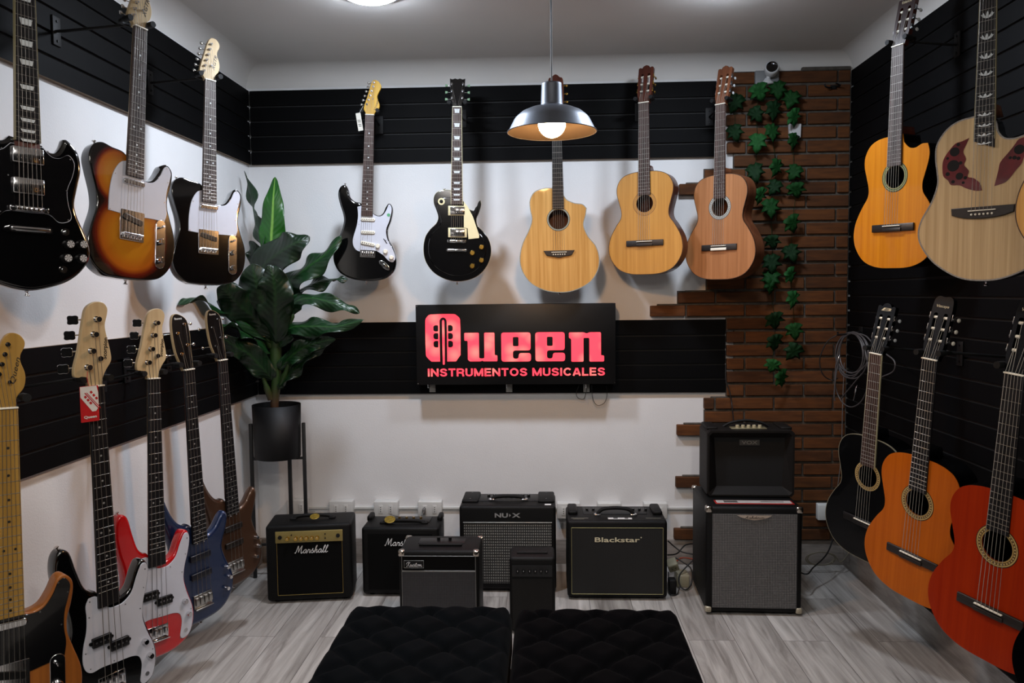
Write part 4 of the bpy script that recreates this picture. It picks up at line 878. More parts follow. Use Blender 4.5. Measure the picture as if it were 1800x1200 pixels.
def neck_parts(R, zn, z0, zfe, scale, wn, wb, nf, neckm, boardm, dots=None, binding=None, yb=0.0, heel=None, nutw=None, inlay=pearl, ytop=-.011, zfe_r=None):
    """neck, fretboard with frets and inlays, nut. zn nut, z0 where the neck leaves the body, zfe end of board"""
    hw = lambda z: (wn+(wb-wn)*(zn-z)/(zn-zfe))/2
    m = MB(); prof = []
    zs = [z0-.012, z0+.03, (z0+zn)/2, zn-.02, zn+.004]
    for i, z in enumerate(zs):
        d = (.021, .019, .017, .015, .014)[i]+yb
        prof.append([(hw(z)*cos(a), yb-.004+d*sin(a), z) for a in [pi*k/10 for k in range(11)]])
    vs = [p for r in prof for p in r]; fs = []
    for i in range(len(zs)-1):
        for k in range(10): fs.append((i*11+k, i*11+k+1, (i+1)*11+k+1, (i+1)*11+k))
        fs.append((i*11, (i+1)*11, (i+1)*11+10, i*11+10))
    m.add(vs, fs, 0, True); m.build('neck', neckm, R)
    fb = MB()
    oz = [(-hw(zfe), zfe), (hw(zfe), zfe if zfe_r is None else zfe_r), (hw(zn), zn), (-hw(zn), zn)]
    fb.slab(oz, ytop, yb-.002, .0012, 0, seg=2)
    B = fb.build('fretboard', boardm, R)
    for k in range(1, nf+1):
        z = zn-scale*(1-2**(-k/12)); w = hw(z)-.0006
        if z < zfe+.002: break
        f = MB(); f.tube([(-w, ytop-.0001, z), (w, ytop-.0001, z)], .0008, n=6); f.build('fret', fret_m, B)
    if dots:
        kind = dots
        for k in (3, 5, 7, 9, 12, 15, 17, 19, 21, 24) if kind != 'trap' else (1, 3, 5, 7, 9, 12, 15, 17, 19, 21):
            if k > nf or kind == 'side': continue
            d = MB()
            za = zn-scale*(1-2**(-(k-1)/12)); zb = zn-scale*(1-2**(-k/12)); z = (za+zb)/2; g = za-zb; w = hw(z)
            if kind in ('trap',):
                d.plate([[(-w*.62, z+g*.28), (-w*.48, z-g*.28), (w*.48, z-g*.28), (w*.62, z+g*.28)]], ytop-.0005, .0005)
            elif kind == 'block':
                d.plate([[(-w*.5, z+g*.3), (-w*.5, z-g*.3), (w*.5, z-g*.3), (w*.5, z+g*.3)]], ytop-.0005, .0005)
            elif kind == 'vine':
                for j, (ox, s_) in enumerate(((-.5, .7), (0, 1), (.5, .7))):
                    d.plate([spl([(w*ox+w*.0, z+g*.34*s_, 0), (w*ox+w*.16, z), (w*ox, z-g*.28*s_, 0), (w*ox-w*.16, z)], 3)], ytop-.0005, .0005)
                d.plate([spl([(-w*.8, z+g*.1, 0), (-w*.2, z-g*.05), (w*.2, z-g*.05), (w*.8, z+g*.1, 0), (w*.3, z-g*.25), (-w*.3, z-g*.25)], 3)], ytop-.0005, .0005)
            elif k in (12, 24):
                for sx in (-.45, .45): d.plate([circ(sx*w, z, .003, 14)], ytop-.0005, .0005)
            else: d.plate([circ(0, z, .003, 14)], ytop-.0005, .0005)
            d.build('inlay', inlay, B)
    if binding:
        bn = MB()
        for s_ in (-1, 1):
            a = [(s_*hw(zfe), zfe), (s_*hw(zn), zn)]
            bn.box((0, 0, 0), (1, 1, 1), T=None) if False else bn.add([(a[0][0]-.0007, ytop-.0004, a[0][1]), (a[0][0]+.0007, ytop-.0004, a[0][1]), (a[1][0]+.0007, ytop-.0004, a[1][1]), (a[1][0]-.0007, ytop-.0004, a[1][1]),
                (a[0][0]-.0011, yb, a[0][1]), (a[0][0]+.0011, yb, a[0][1]), (a[1][0]+.0011, yb, a[1][1]), (a[1][0]-.0011, yb, a[1][1])],
                [(0, 1, 2, 3), (4, 7, 6, 5), (0, 4, 5, 1), (3, 2, 6, 7), (0, 3, 7, 4), (1, 5, 6, 2)])
        bn.build('binding', binding, B)
    nm = MB(); nm.box((0, (ytop-.002+yb)/2, zn+.002), (wn+.001, abs(yb-ytop)+.004, .004), r=.0006); nm.build('nut', bone, R)
    return hw

def strings(R, n, zb, zn, wb_, wn_, posts, yb, ytop, r=.00042, m=None):
    for k in range(n):
        t = k/(n-1)-.5
        mb = MB(); p = posts[k]
        mb.tube([(t*wb_, yb, zb), (t*wn_, ytop-.0025, zn+.002), (p[0], p[2], p[1])], r*(1.5-.1*k*(5/(n-1))), n=5, caps=False)
        mb.build('string', m or string_m, R)

def tuner(R, x, z, ex, yh, m=chrome, kind='fender', T=None, bm=None):
    """post on the headstock face and a button outside its edge; ex is the button's x"""
    mb = MB(); s = 1 if ex > x else -1
    big = kind == 'bass'
    mb.cyl((x, yh+.004, z), (x, yh-.001, z), .0085 if big else .0052, n=14)
    mb.cyl((x, yh, z), (x, yh-(.014 if big else .009), z), .006 if big else .0034, n=14)
    if big: mb.cyl((x, yh-.014, z), (x, yh-.016, z), .0075, n=14)
    yb = yh+.016
    mb.box((x, yb+.003, z), (.016 if big else .011, .009, .02 if big else .013), r=.002)
    mb.cyl((x, yb, z), (ex, yb, z), .0022 if big else .0016, n=8)
    mats = [m, bm or m]
    if kind == 'bass': # clover leaf
        o = []
        for k in range(40):
            a = 2*pi*k/40; rr = .0155*(1-.13*cos(4*a)); o.append((rr*cos(a)*1.0, rr*sin(a)*.9))
        t2 = Matrix.Translation((ex+s*.008, yb, z)) @ Matrix.Rotation(radians(25*s), 4, 'Z')
        sub = MB(); sub.slab(o, -.0015, .0015, .001, .001, seg=2)
        mb.add(sub.v, sub.f, 1, True, t2)
    elif kind == 'keystone':
        sub = MB(); sub.slab([(0, -.004), (.012, -.0065), (.012, .0065), (0, .004)], -.003, .003, .001, .001, seg=2)
        mb.add(sub.v, sub.f, 1, False, Matrix.Translation((ex, yb, z)) @ Matrix.Diagonal((s, 1, 1, 1)))
    else:
        mb.sphere((ex+s*.004, yb, z), .0065, 1, 12, (1, .55, .95))
    return mb.build('tuner', mats, R, T)

def strap_button(R, p, d):
    mb = MB(); p = Vector(p); d = Vector(d).normalized()
    mb.tube([p, p+d*.003, p+d*.008, p+d*.011, p+d*.013], [.006, .003, .003, .0068, .006], n=14)
    mb.build('strap_button', chrome, R)
def screws(R, pts, y): 
    for x, z in pts: mb = MB(); mb.cyl((x, y+.001, z), (x, y-.0008, z), .0019, n=8); mb.build('screw', dull_metal, R)
def knob(R, x, z, y, r, h, m, T=None, name='knob', topm=None):
    mb = MB(); mb.tube([(x, y, z), (x, y-h*.8, z), (x, y-h, z)], [r, r*.9, r*.75], n=20)
    if topm:
        for k in range(6):
            a = 2*pi*k/6; mb.add([(x, y-h-.0008, z), (x+r*.78*cos(a), y-h-.0008, z+r*.78*sin(a)), (x+r*.78*cos(a+.8), y-h-.0008, z+r*.78*sin(a+.8))], [(0, 1, 2)], 1)
    return mb.build(name, [m, topm or m], R, T)

def hanger(wall, nut, what, phi, top=False):
    """display hook: plate on the slatwall, arm and padded yoke under the headstock"""
    n = Vector(nut); X0 = {'left': (-1.512, None), 'right': (1.523, None), 'back': (None, 4.05)}[wall]
    wp = Vector((X0[0] if X0[0] is not None else n.x, X0[1] if X0[1] is not None else n.y, n.z))
    d = (n-wp); d.z = 0; L = d.length; d.normalize()
    g = 'black guitar hangers on the slatwall'
    root = thing('guitar_hanger', 'black hook holding the '+what, 'hanger', wp, 0, g)
    side = Vector((0, 0, 1)).cross(d)
    rot = Matrix((side, d, Vector((0, 0, 1)))).transposed().to_4x4()   # x side, y out of the wall
    m = MB(); m.box((0, .003, .0), (.04, .006, .09), r=.002, T=rot)
    m.cyl(rot @ Vector((0, .006, .03)), rot @ Vector((0, .009, .03)), .004, n=10)
    m.cyl(rot @ Vector((0, .006, -.03)), rot @ Vector((0, .009, -.03)), .004, n=10)
    m.build('mounting_plate', matte_black, root)
    hx = Vector((cos(radians(phi)), sin(radians(phi)), 0)); hy = Vector((-sin(radians(phi)), cos(radians(phi)), 0))
    e = n-wp+Vector((0, 0, .022))
    back = e+hy*.052
    m = MB(); m.tube([Vector((0, 0, 0)), Vector((0, 0, 0))+d*.03, back-d*.0], .0045, n=10); m.build('arm', matte_black, root)
    m = MB()
    for s_ in (-1, 1):
        pts = spl3([back, back+hx*s_*.02, back+hx*s_*.036-hy*.015, back+hx*s_*.038-hy*.04, back+hx*s_*.038-hy*.07], 4)
        m2 = MB(); m2.tube(pts, [.006]*(len(pts)-5)+[.0095]*5, n=10); m2.build('padded_prong', rubber, root)
    return root

def sunburst_mat():
    m, N, L, B = newmat('sunburst_finish')
    tc = N.new('ShaderNodeTexCoord'); outs = []
    for (cx, cz, rx, rz) in ((0, .135, .142, .150), (-.05, .31, .088, .105), (.0, .235, .098, .12)):
        mp = N.new('ShaderNodeMapping'); mp.vector_type = 'POINT'; L.new(tc.outputs['Object'], mp.inputs[0])
        mp.inputs['Scale'].default_value = (1/rx, 0, 1/rz); mp.inputs['Location'].default_value = (-cx/rx, 0, -cz/rz)
        ln = N.new('ShaderNodeVectorMath'); ln.operation = 'LENGTH'; L.new(mp.outputs[0], ln.inputs[0]); outs.append(ln.outputs['Value'])
    a = N.new('ShaderNodeMath'); a.operation = 'SMOOTH_MIN'; a.inputs[2].default_value = .15; L.new(outs[0], a.inputs[0]); L.new(outs[1], a.inputs[1])
    b = N.new('ShaderNodeMath'); b.operation = 'SMOOTH_MIN'; b.inputs[2].default_value = .15; L.new(a.outputs[0], b.inputs[0]); L.new(outs[2], b.inputs[1])
    r = N.new('ShaderNodeValToRGB'); L.new(b.outputs[0], r.inputs[0]); e = r.color_ramp.elements
    e[0].position = .4; e[0].color = lin('a96c12'); e[1].position = .97; e[1].color = lin('060302')
    x = e.new(.66); x.color = lin('a05410'); x = e.new(.77); x.color = lin('5e1606'); x = e.new(.87); x.color = lin('160503')
    L.new(r.outputs[0], B.inputs['Base Color']); B.inputs['Roughness'].default_value = .15; B.inputs['Coat Weight'].default_value = 1
    return m

def elec_body(R, o, mats, depth=.044, bev=.009, bind=None):
    two = isinstance(mats, list)
    m = MB(); m.slab(o, 0, depth, bev, bev, 0, 4, cmi=1 if two else None)
    b = m.build('body', mats, R)
    if bind:
        k = MB(); k.slab([(p[0]*1.004, (p[1]-.2)*1.004+.2) for p in o], .003, .0085, caps=(1, 1)); k.build('binding', bind, b)
    return b

def head_slab(R, o, m, yh, th=.014, facem=None, zn=0, tilt=0, name='headstock'):
    T = Matrix.Translation((0, yh, zn)) @ Matrix.Rotation(radians(-tilt), 4, 'X')
    h = MB(); h.slab(o, 0, th, .0015, .0015, 0, 2, cmi=1 if facem else None)
    return h.build(name, [m, facem] if facem else m, R, T), T
def on_head(T, x, z, y=0):
    p = T @ Vector((x, y, z)); return p

def humbucker(R, x, z, ring, cover=chrome, w=.07, h=.038, name='pickup'):
    m = MB(); m.box((x, -.003, z), (w+.02, .006, h+.008), 1, .002) if ring else None
    m.box((x, -.006, z), (w, .012, h), 0, .003)
    for k in range(6): m.cyl((x-w*.36+w*.144*k, -.011, z-.008), (x-w*.36+w*.144*k, -.0128, z-.008), .0022, 0, 8)
    return m.build(name, [cover, ring or cover], R)

def bridge_tom(R, zb, zt, x=0, m=chrome):
    b = MB(); b.box((x, -.009, zb), (.09, .008, .014), r=.003)
    for k in range(6): b.box((x-.028+.0112*k, -.015, zb), (.006, .006, .008), r=.001)
    for s_ in (-1, 1): b.cyl((x+s_*.037, 0, zb), (x+s_*.037, -.013, zb), .007, n=14)
    b.build('bridge', m, R)
    t = MB(); t.box((x, -.011, zt), (.094, .012, .013), r=.005, seg=3)
    for s_ in (-1, 1): t.cyl((x+s_*.041, 0, zt), (x+s_*.041, -.016, zt), .0085, n=16)
    t.build('tailpiece', m, R)

def control_plate(R, x, z0, z1, hw=.0165, ang=0):
    m = MB(); zc = (z0+z1)/2; m.slab(rotp(rrect(x, zc, hw*2, z1-z0, hw*.98, 6), ang, (x, zc)), -.004, -.001, .001, 0, seg=2)
    return m.build('control_plate', chrome, R)

def fender_tuners(R, T, posts, exs, kind='fender', yh=0):
    for (x, z), ex in zip(posts, exs): tuner(R, x, z, ex, 0, kind=kind, T=T)

# ---- outlines (metres)
TELE = conv((845, 1160), (852, 330), .785, 1010, 50)
tele_out = spl(TELE([(845, 1154), (800, 1152), (760, 1145), (722, 1115), (702, 1060), (712, 1000), (728, 940), (725, 890), (708, 830), (699, 785), (712, 748), (740, 733), (775, 741), (815, 750),
    (850, 790), (880, 825), (915, 822), (937, 795), (953, 764), (970, 758), (987, 775), (990, 800), (984, 835), (975, 870), (975, 905), (987, 945), (1004, 1000), (1005, 1050), (992, 1100), (955, 1140), (900, 1153)]), 5)
tele_pg = spl(TELE([(824, 775, 0), (800, 785), (778, 822), (767, 880), (765, 943, 0), (808, 948, 0), (888, 950, 0), (925, 950), (962, 952, 0), (970, 925), (966, 890), (968, 850), (977, 815), (982, 785), (970, 766), (955, 772), (940, 803), (917, 828), (884, 830), (862, 812)]), 4)
tele_pg2 = spl(TELE([(824, 775, 0), (795, 785), (765, 822), (750, 880), (748, 950), (770, 985, 0), (808, 975, 0), (888, 970, 0), (925, 965), (965, 962, 0), (970, 925), (966, 890), (968, 850), (977, 815), (982, 785), (970, 766), (955, 772), (940, 803), (917, 828), (884, 830), (862, 812)]), 4)
tele_head = spl([(-.02, 0, 0), (-.022, .01), (-.038, .028), (-.036, .05), (-.022, .1), (-.011, .14), (-.001, .162), (.012, .17), (.028, .166), (.038, .152), (.038, .138), (.03, .12), (.03, .104), (.038, .08), (.039, .06), (.034, .042), (.022, .026), (.02, .01), (.0195, 0, 0)], 5)

def telecaster(label, pin, nut, phi, bodym, pgm, pg, wall, what, neckm, boardm, headm, pgw=None, logo=None, group=None, black_insert=True, cat='guitar'):
    R = thing('electric_guitar', label, cat, group=group, mat=guitar_frame(pin, nut, phi))
    zn = .785; scale = .65
    elec_body(R, [(q[0]*.95, q[1]) for q in tele_out], bodym, bev=.005)
    pg = [(q[0]*.95, q[1]) for q in pg]
    p = MB(); p.slab(pg, -.0024, .0, .0008, 0, seg=1); PG = p.build('pickguard', pgm, R)
    o = pg[::max(1, len(pg)//9)]; c = Vector((sum(q[0] for q in pg)/len(pg), sum(q[1] for q in pg)/len(pg)))
    screws(PG, [tuple(Vector(q)+(c-Vector(q)).normalized()*.006) for q in o], -.0024)
    neck_parts(R, zn, .385, .318, scale, .042, .056, 21, neckm, boardm, 'dot', inlay=pearl if boardm is not maple_amber else printed_dot)
    H, T = head_slab(R, tele_head, headm, -.003, zn=zn)
    posts = [(-.024, .033), (-.019, .055), (-.013, .078), (-.007, .1), (-.001, .122), (.005, .144)]
    for (x, z) in posts: tuner(R, x, z, -.037+.24*(z-.033)-.012, 0, T=T)
    st = MB(); st.cyl((.006, 0, .06), (.006, -.007, .06), .004, n=10); st.build('string_tree', chrome, R, T)
    if logo: text('logo', logo, .012, text_black, H, (.019, -.0003, .075 if logo != 'Queen' else .085), bold=.0 , shear=.35, width=.06, ang=radians(78))
    # neck pickup, bridge plate with lead pickup, saddles
    m = MB(); m.slab(rrect(0, .300, .07, .017, .008, 5), -.0085, -.002, .003, 0); 
    m.build('pickup', chrome, R)
    m = MB(); zc = .168; m.slab(rrect(0, zc, .078, .092, .003, 2), -.0042, -.0005, .001, 0, seg=1); BR = m.build('bridge', chrome, R)
    if black_insert:
        m = MB(); m.slab(rotp(rrect(.0, zc+.018, .066, .018, .006, 4), radians(-14), (0, zc+.018)), -.0075, -.004, .0015, 0); m.build('pickup', black_plastic, BR)
    m = MB()
    for k in range(3): m.cyl((-.022+k*.022-.009, -.0105, .14), (-.022+k*.022+.009, -.0105, .14), .0045, n=12)
    for k in range(6): m.cyl((-.0275+.011*k, -.008, .128), (-.0275+.011*k, -.008, .14), .0016, n=6)
    m.build('saddle', chrome, BR)
    cx = TELE((943, 1020))[0]
    CP = control_plate(R, cx, .052, .205)
    knob(CP, cx, .078, -.004, .0095, .014, chrome); knob(CP, cx, .136, -.004, .0095, .014, chrome)
    m = MB(); m.tube([(cx, -.004, .18), (cx, -.014, .182)], .0016); m.cyl((cx, -.012, .182), (cx, -.02, .183), .004, n=10); m.build('switch', black_plastic if False else chrome, CP)
    strap_button(R, (0, .022, .004), (0, 0, -1)); 
    tp = TELE((735, 738)); strap_button(R, (tp[0], .022, tp[1]-.004), (-.2, 0, 1))
    strings(R, 6, .14, zn, .054, .036, [on_head(T, x, z, -.005).to_tuple()[0:3:2]+(T @ Vector((x, -.005, z))).to_tuple()[1:2] for x, z in posts], -.0155, -.011)
    hanger(wall, nut, what, phi)
    return R
printed_dot = M('black_dot', '120d08', .5)

ELECN = 1
def fpost(T, x, z, y=-.005):
    p = T @ Vector((x, y, z)); return (p.x, p.z, p.y)

# ---- upper left wall
SGC = conv((120, 1185), (92, -143), .81, 1720, 90)
sg_half = SGC([(120, 1180), (200, 1170), (280, 1145), (340, 1100), (372, 1045), (370, 990), (342, 920), (316, 860), (308, 810), (322, 735), (334, 670), (325, 605), (300, 568), (274, 545), (258, 545, 0), (245, 580), (225, 605), (195, 602), (172, 580, 0)])
sg_l = [(-p[0]*.98,)+tuple([p[1]+(.012 if p[1] > .33 else 0)])+tuple(p[2:]) for p in sg_half]
sg_out = spl(sg_half + sg_l[::-1][:-1], 5)
def sg_guitar():
    pin, nut, phi = (-1.288, 1.92, 1.436), (-1.288, 1.954, 2.245), 55
    R = thing('electric_guitar', 'glossy black double-horned electric guitar with trapezoid inlays high on the left wall', 'guitar', mat=guitar_frame(pin, nut, phi))
    elec_body(R, sg_out, gloss_black, .035, .010)
    pgp = SGC([(170, 592, 0), (205, 625), (240, 628), (275, 612), (300, 645), (292, 700), (270, 760), (275, 820), (288, 870), (272, 892), (235, 895), (205, 870), (180, 862), (120, 860)])
    pgl = [(-q[0],)+tuple(q[1:]) for q in pgp[::-1][1:]]
    po = spl(pgp+pgl, 4)
    m = MB(); m.slab([(q[0]*1.012, (q[1]-.28)*1.012+.28) for q in po], -.0012, 0); m.build('pickguard_edge', white_pg, R)
    m = MB(); m.slab(po, -.0024, 0, .0006, 0, seg=1); PG = m.build('pickguard', black_pg, R)
    screws(PG, SGC([(190, 605), (283, 628), (268, 762), (275, 885), (35, 715), (5, 862), (10, 610)]), -.0024)
    neck_parts(R, .81, .37, .372, .628, .043, .057, 22, mahog, ebony, 'trap', binding=M('aged_binding', '8d8566', .4))
    ho = spl([(-.021, 0, 0), (-.024, .02), (-.034, .05), (-.043, .145, 0), (-.03, .142), (-.015, .15), (0, .142, 0)], 4, False); ho = ho+[(-p[0], p[1]) for p in ho[::-1]][1:]
    H, T = head_slab(R, ho, gloss_black, -.004, zn=.81, tilt=14)
    posts = [(-.026, .05), (-.028, .085), (-.03, .12), (.03, .12), (.028, .085), (.026, .05)]
    for x, z in posts: tuner(R, x, z, (-.055 if x < 0 else .055), 0, kind='keystone', T=T)
    for z in (.338, .262): humbucker(R, 0, z, None, w=.072, h=.04)
    bridge_tom(R, .205, .155)
    for (x, z) in SGC([(277, 988), (333, 988), (267, 1047), (331, 1048)]): knob(R, x, z, 0, .0125, .014, black_plastic, topm=M('silver_insert', 'd0d0d0', .3, .4))
    for (x, z), n_ in zip(SGC([(264, 936), (255, 1095)]), ('switch', 'jack')):
        m = MB(); m.cyl((x, 0, z), (x, -.003, z), .0095, n=18); m.cyl((x, 0, z), (x, -.012 if n_ == 'switch' else -.005, z), .004, n=10); m.build(n_, [chrome], R)
    strap_button(R, (0, .018, .003), (0, 0, -1))
    strings(R, 6, .205, .81, .052, .036, [fpost(T, x, z) for x, z in posts], -.0185, -.011)
    hanger('left', nut, 'double-horned black electric guitar high on the left wall', phi)
sg_guitar()
burst = sunburst_mat()
telecaster('sunburst electric guitar with white pickguard, between two black guitars high on the left wall', (-1.247, 2.321, 1.468), (-1.247, 2.435, 2.244), 62, [gloss_black, burst], white_pg, tele_pg, 'left', 'sunburst electric guitar', maple, rosegrey, maple, logo='XGTR')
telecaster('black single-cutaway electric guitar with white pickguard hanging on the left wall beside the plant', (-1.278, 2.942, 1.457), (-1.278, 3.016, 2.238), 48, gloss_black, white_pg, tele_pg, 'left', 'black guitar with white pickguard above the plant', maple, rosegrey, maple, logo='XGTR')
butter = wood('butterscotch_finish', '7d4517', '93561f', .2, 1)
telecaster('butterscotch electric guitar with black pickguard, cut off at the lower left edge', (-1.21, 1.662, .39), (-1.21, 1.702, 1.174), 50, butter, black_pg, tele_pg2, 'left', 'butterscotch guitar at the left edge', maple_amber, maple_amber, maple_amber, logo='Queen')

# ---- strat on the back wall
ST = conv((240, 1130), (265, 272), .80)
def strat():
    pin, nut, phi = (-.881, 3.83, 1.481), (-.840, 3.83, 2.279), 4
    R = thing('electric_guitar', 'black electric guitar with white pickguard and yellow headstock on the back wall', 'guitar', mat=guitar_frame(pin, nut, phi))
    o = spl(ST([(240, 1127), (170, 1117), (108, 1087), (78, 1040), (72, 990), (86, 930), (113, 870), (127, 820), (124, 780), (108, 730), (98, 680), (106, 645), (125, 629), (141, 634), (152, 657), (160, 690), (185, 714), (215, 722),
        (250, 760), (285, 776), (310, 785), (331, 772), (345, 742), (360, 722), (376, 730), (383, 760), (374, 810), (357, 860), (363, 910), (385, 950), (400, 1000), (401, 1040), (386, 1080), (350, 1110), (300, 1124)]), 5)
    elec_body(R, o, gloss_black, .044, .010)
    pg = spl(ST([(200, 742, 0), (226, 738), (285, 780), (312, 790), (335, 780), (352, 752), (364, 727), (376, 740), (377, 765), (366, 812), (349, 860), (357, 912), (380, 952), (394, 985), (397, 1008), (385, 1026), (362, 1020), (335, 992), (298, 968, 0), (250, 972), (207, 972), (184, 955), (175, 925), (181, 890), (196, 840), (203, 790)]), 4)
    m = MB(); m.slab(pg, -.0024, 0, .0008, 0, seg=1); PG = m.build('pickguard', white_pg, R)
    screws(PG, ST([(208, 748), (365, 740), (370, 790), (208, 833), (182, 910), (355, 862), (388, 955), (389, 1018), (208, 962), (290, 783)]), -.0024)
    for (x, y), a in (((255, 807), 0), ((255, 873), 0), ((254, 932), 9)):
        cx, cz = ST((x, y)); m = MB(); m.slab(rotp(rrect(cx, cz, .07, .016, .0078, 5), radians(-a), (cx, cz)), -.009, -.002, .003, 0)
        for k in range(6):
            px_, pz_ = rotp([(cx-.026+.0104*k, cz)], radians(-a), (cx, cz))[0]; m.cyl((px_, -.008, pz_), (px_, -.0096, pz_), .0023, 1, 8)
        m.build('pickup', [bone, chrome], PG)
    for p in ((306, 944), (346, 972), (377, 1003)):
        x, z = ST(p); knob(PG, x, z, -.002, .0115, .012, bone)
    x, z = ST((345, 918)); m = MB(); m.slab(rotp(rrect(x, z, .004, .03, .0018), radians(38), (x, z)), -.003, -.002); m.tube([(x, -.002, z), (x+.004, -.012, z+.004)], .002); m.build('switch', black_plastic, PG)
    x, z = ST((253, 984)); m = MB(); m.slab(rrect(x, z, .074, .036, .003), -.004, 0, .001, 0)
    for k in range(6): m.box((x-.026+.0104*k, -.008, z), (.009, .007, .022), r=.0015)
    m.build('bridge', chrome, R)
    x, z = ST((340, 1043)); m = MB(); m.slab(rotp(circ(x, z, .033, 24, .014), radians(-40), (x, z)), -.004, 0, .003, 0)
    m.slab(rotp(circ(x+.002, z-.002, .013, 16, .008), radians(-40), (x, z)), -.006, -.003, .0015, 0); m.build('jack_plate', chrome, R)
    neck_parts(R, .80, .375, .318, .648, .042, .056, 21, maple_yellow, rosewood, 'dot')
    HC = conv((265, 271), (265, 171), .0932)
    ho = spl(HC([(244, 271, 0), (241, 258), (232, 240), (234, 225), (252, 165), (268, 105), (280, 91), (300, 94), (316, 112), (318, 128), (308, 150), (300, 172), (304, 192), (312, 212), (311, 232), (300, 245), (289, 258), (286, 271, 0)]), 4)
    H, T = head_slab(R, ho, maple_yellow, -.002, zn=.80)
    posts = HC([(248, 215), (255, 192), (263, 170), (270, 147), (278, 124), (281, 104)])
    for x, z in posts: tuner(R, x, z, x-.024, 0, T=T)
    text('logo', 'Vintage', .011, text_black, H, (.030, -.0003, .05), shear=.4, width=.05, ang=radians(75))
    m = MB(); m.cyl((.012, 0, .078), (.012, -.006, .078), .003); m.build('string_tree', chrome, R, T)
    strap_button(R, (0, .022, .003), (0, 0, -1)); x, z = ST((128, 630)); strap_button(R, (x+.004, .022, z-.003), (-.1, 0, 1))
    x, z = ST((362, 782)); m = MB(); m.plate([circ(x, z, .008, 20)], -.0032, .0008); m.build('sticker', M('green_sticker', '4f9a6a', .5), PG)
    strings(R, 6, .152, .80, .052, .036, [fpost(T, x, z) for x, z in posts], -.012, -.011)
    hanger('back', nut, 'black guitar with yellow headstock', phi)
    # price tag on a string
    t = thing('price_tag', 'small white paper tag hanging from the yellow headstock', 'tag', (nut[0]-.045, 3.80, nut[2]-.035))
    m = MB(); m.slab(rotp(rrect(0, 0, .024, .085, .002), radians(8)), 0, .0008); m.build('card', M('tag_paper', 'c9c4b8', .7), t)
    m = MB(); m.tube([(.0, 0, .04), (.012, .0, .06), (.02, .0, .075)], .0006, n=5); m.build('cord', text_white, t)
    m = MB(); [m.box((rotp([(0, z)], radians(8))[0][0], -.0006, z), (.014, .0006, .0025)) for z in (-.02, -.012, 0, .008)]; m.build('printed_lines', text_black, t)
strat()

# ---- single cut on the back wall
LP = conv((710, 1130), (713, 232), .83)
def lp():
    pin, nut, phi = (-.429, 3.802, 1.472), (-.414, 3.802, 2.302), 3
    R = thing('electric_guitar', 'black electric guitar with cream pickguard and gold knobs on the back wall', 'guitar', mat=guitar_frame(pin, nut, phi))
    o = spl(LP([(710, 1125), (650, 1113), (588, 1077), (548, 1020), (537, 960), (545, 900), (570, 858), (603, 825), (614, 795), (606, 760), (592, 722), (592, 690), (607, 665), (640, 653), (685, 656),
        (715, 690), (747, 712), (765, 742), (792, 757), (812, 742), (822, 715), (833, 703, 0), (837, 728), (826, 768), (813, 800), (819, 835), (845, 862), (874, 900), (889, 950), (885, 1000), (865, 1048), (828, 1090), (775, 1116)]), 5)
    elec_body(R, o, gloss_black, .052, .003, bind=cream)
    m = MB(); m.slab([(p[0]*.86, (p[1]-.19)*.86+.19) for p in o], -.003, .002, .0035, 0, seg=3); m.build('carved_top', gloss_black, R)
    pg = LP([(748, 713), (768, 738), (795, 790), (828, 885), (827, 900), (772, 906), (767, 850), (748, 846)])
    m = MB(); m.slab(pg, -.009, -.0065, .0006, 0, seg=1); m.build('pickguard', cream, R)
    for y in (759, 872): x, z = LP((715, y)); humbucker(R, x, z-.0, cream, w=.07, h=.038)
    zb = LP((715, 917))[1]; bridge_tom(R, zb, LP((715, 963))[1])
    for p in ((840, 947), (792, 977), (840, 1015), (792, 1045)): x, z = LP(p); knob(R, x, z, -.003, .0135, .016, gold)
    x, z = LP((631, 712)); m = MB(); m.cyl((x, 0, z), (x, -.004, z), .0165, 0, 24); m.cyl((x, -.004, z), (x, -.0046, z), .009, 1, 20); m.tube([(x, 0, z), (x, -.017, z+.004)], .0024, 1); m.build('toggle_switch', [cream, matte_black], R)
    neck_parts(R, .83, .43, .372, .628, .043, .056, 22, mahog, rosewood, 'trap', binding=cream)
    ho = spl([(-.021, 0, 0), (-.023, .018), (-.03, .04), (-.037, .147, 0), (-.024, .143), (-.012, .147), (0, .143, 0)], 4, False); ho = ho+[(-p[0], p[1]) for p in ho[::-1]][1:]
    H, T = head_slab(R, ho, gloss_black, -.003, zn=.83, tilt=12)
    posts = [(-.025, .048), (-.026, .083), (-.027, .118), (.027, .118), (.026, .083), (.025, .048)]
    green = M('aged_green_plastic', '7fa07f', .35)
    for x, z in posts: tuner(R, x, z, (-.047 if x < 0 else .047), 0, kind='keystone', T=T, bm=green)
    m = MB(); m.plate([[(-.006, .012), (.006, .012), (.004, .026), (0, .03), (-.004, .026)]], -.001, .001); m.build('truss_rod_cover', black_pg, R, T)
    strap_button(R, (0, .026, .003), (0, 0, -1)); x, z = LP((645, 653)); strap_button(R, (x, .026, z-.003), (-.1, 0, 1))
    strings(R, 6, zb, .83, .051, .036, [fpost(T, x, z) for x, z in posts], -.0185, -.011)
    hanger('back', nut, 'black guitar with cream pickguard', phi)
lp()

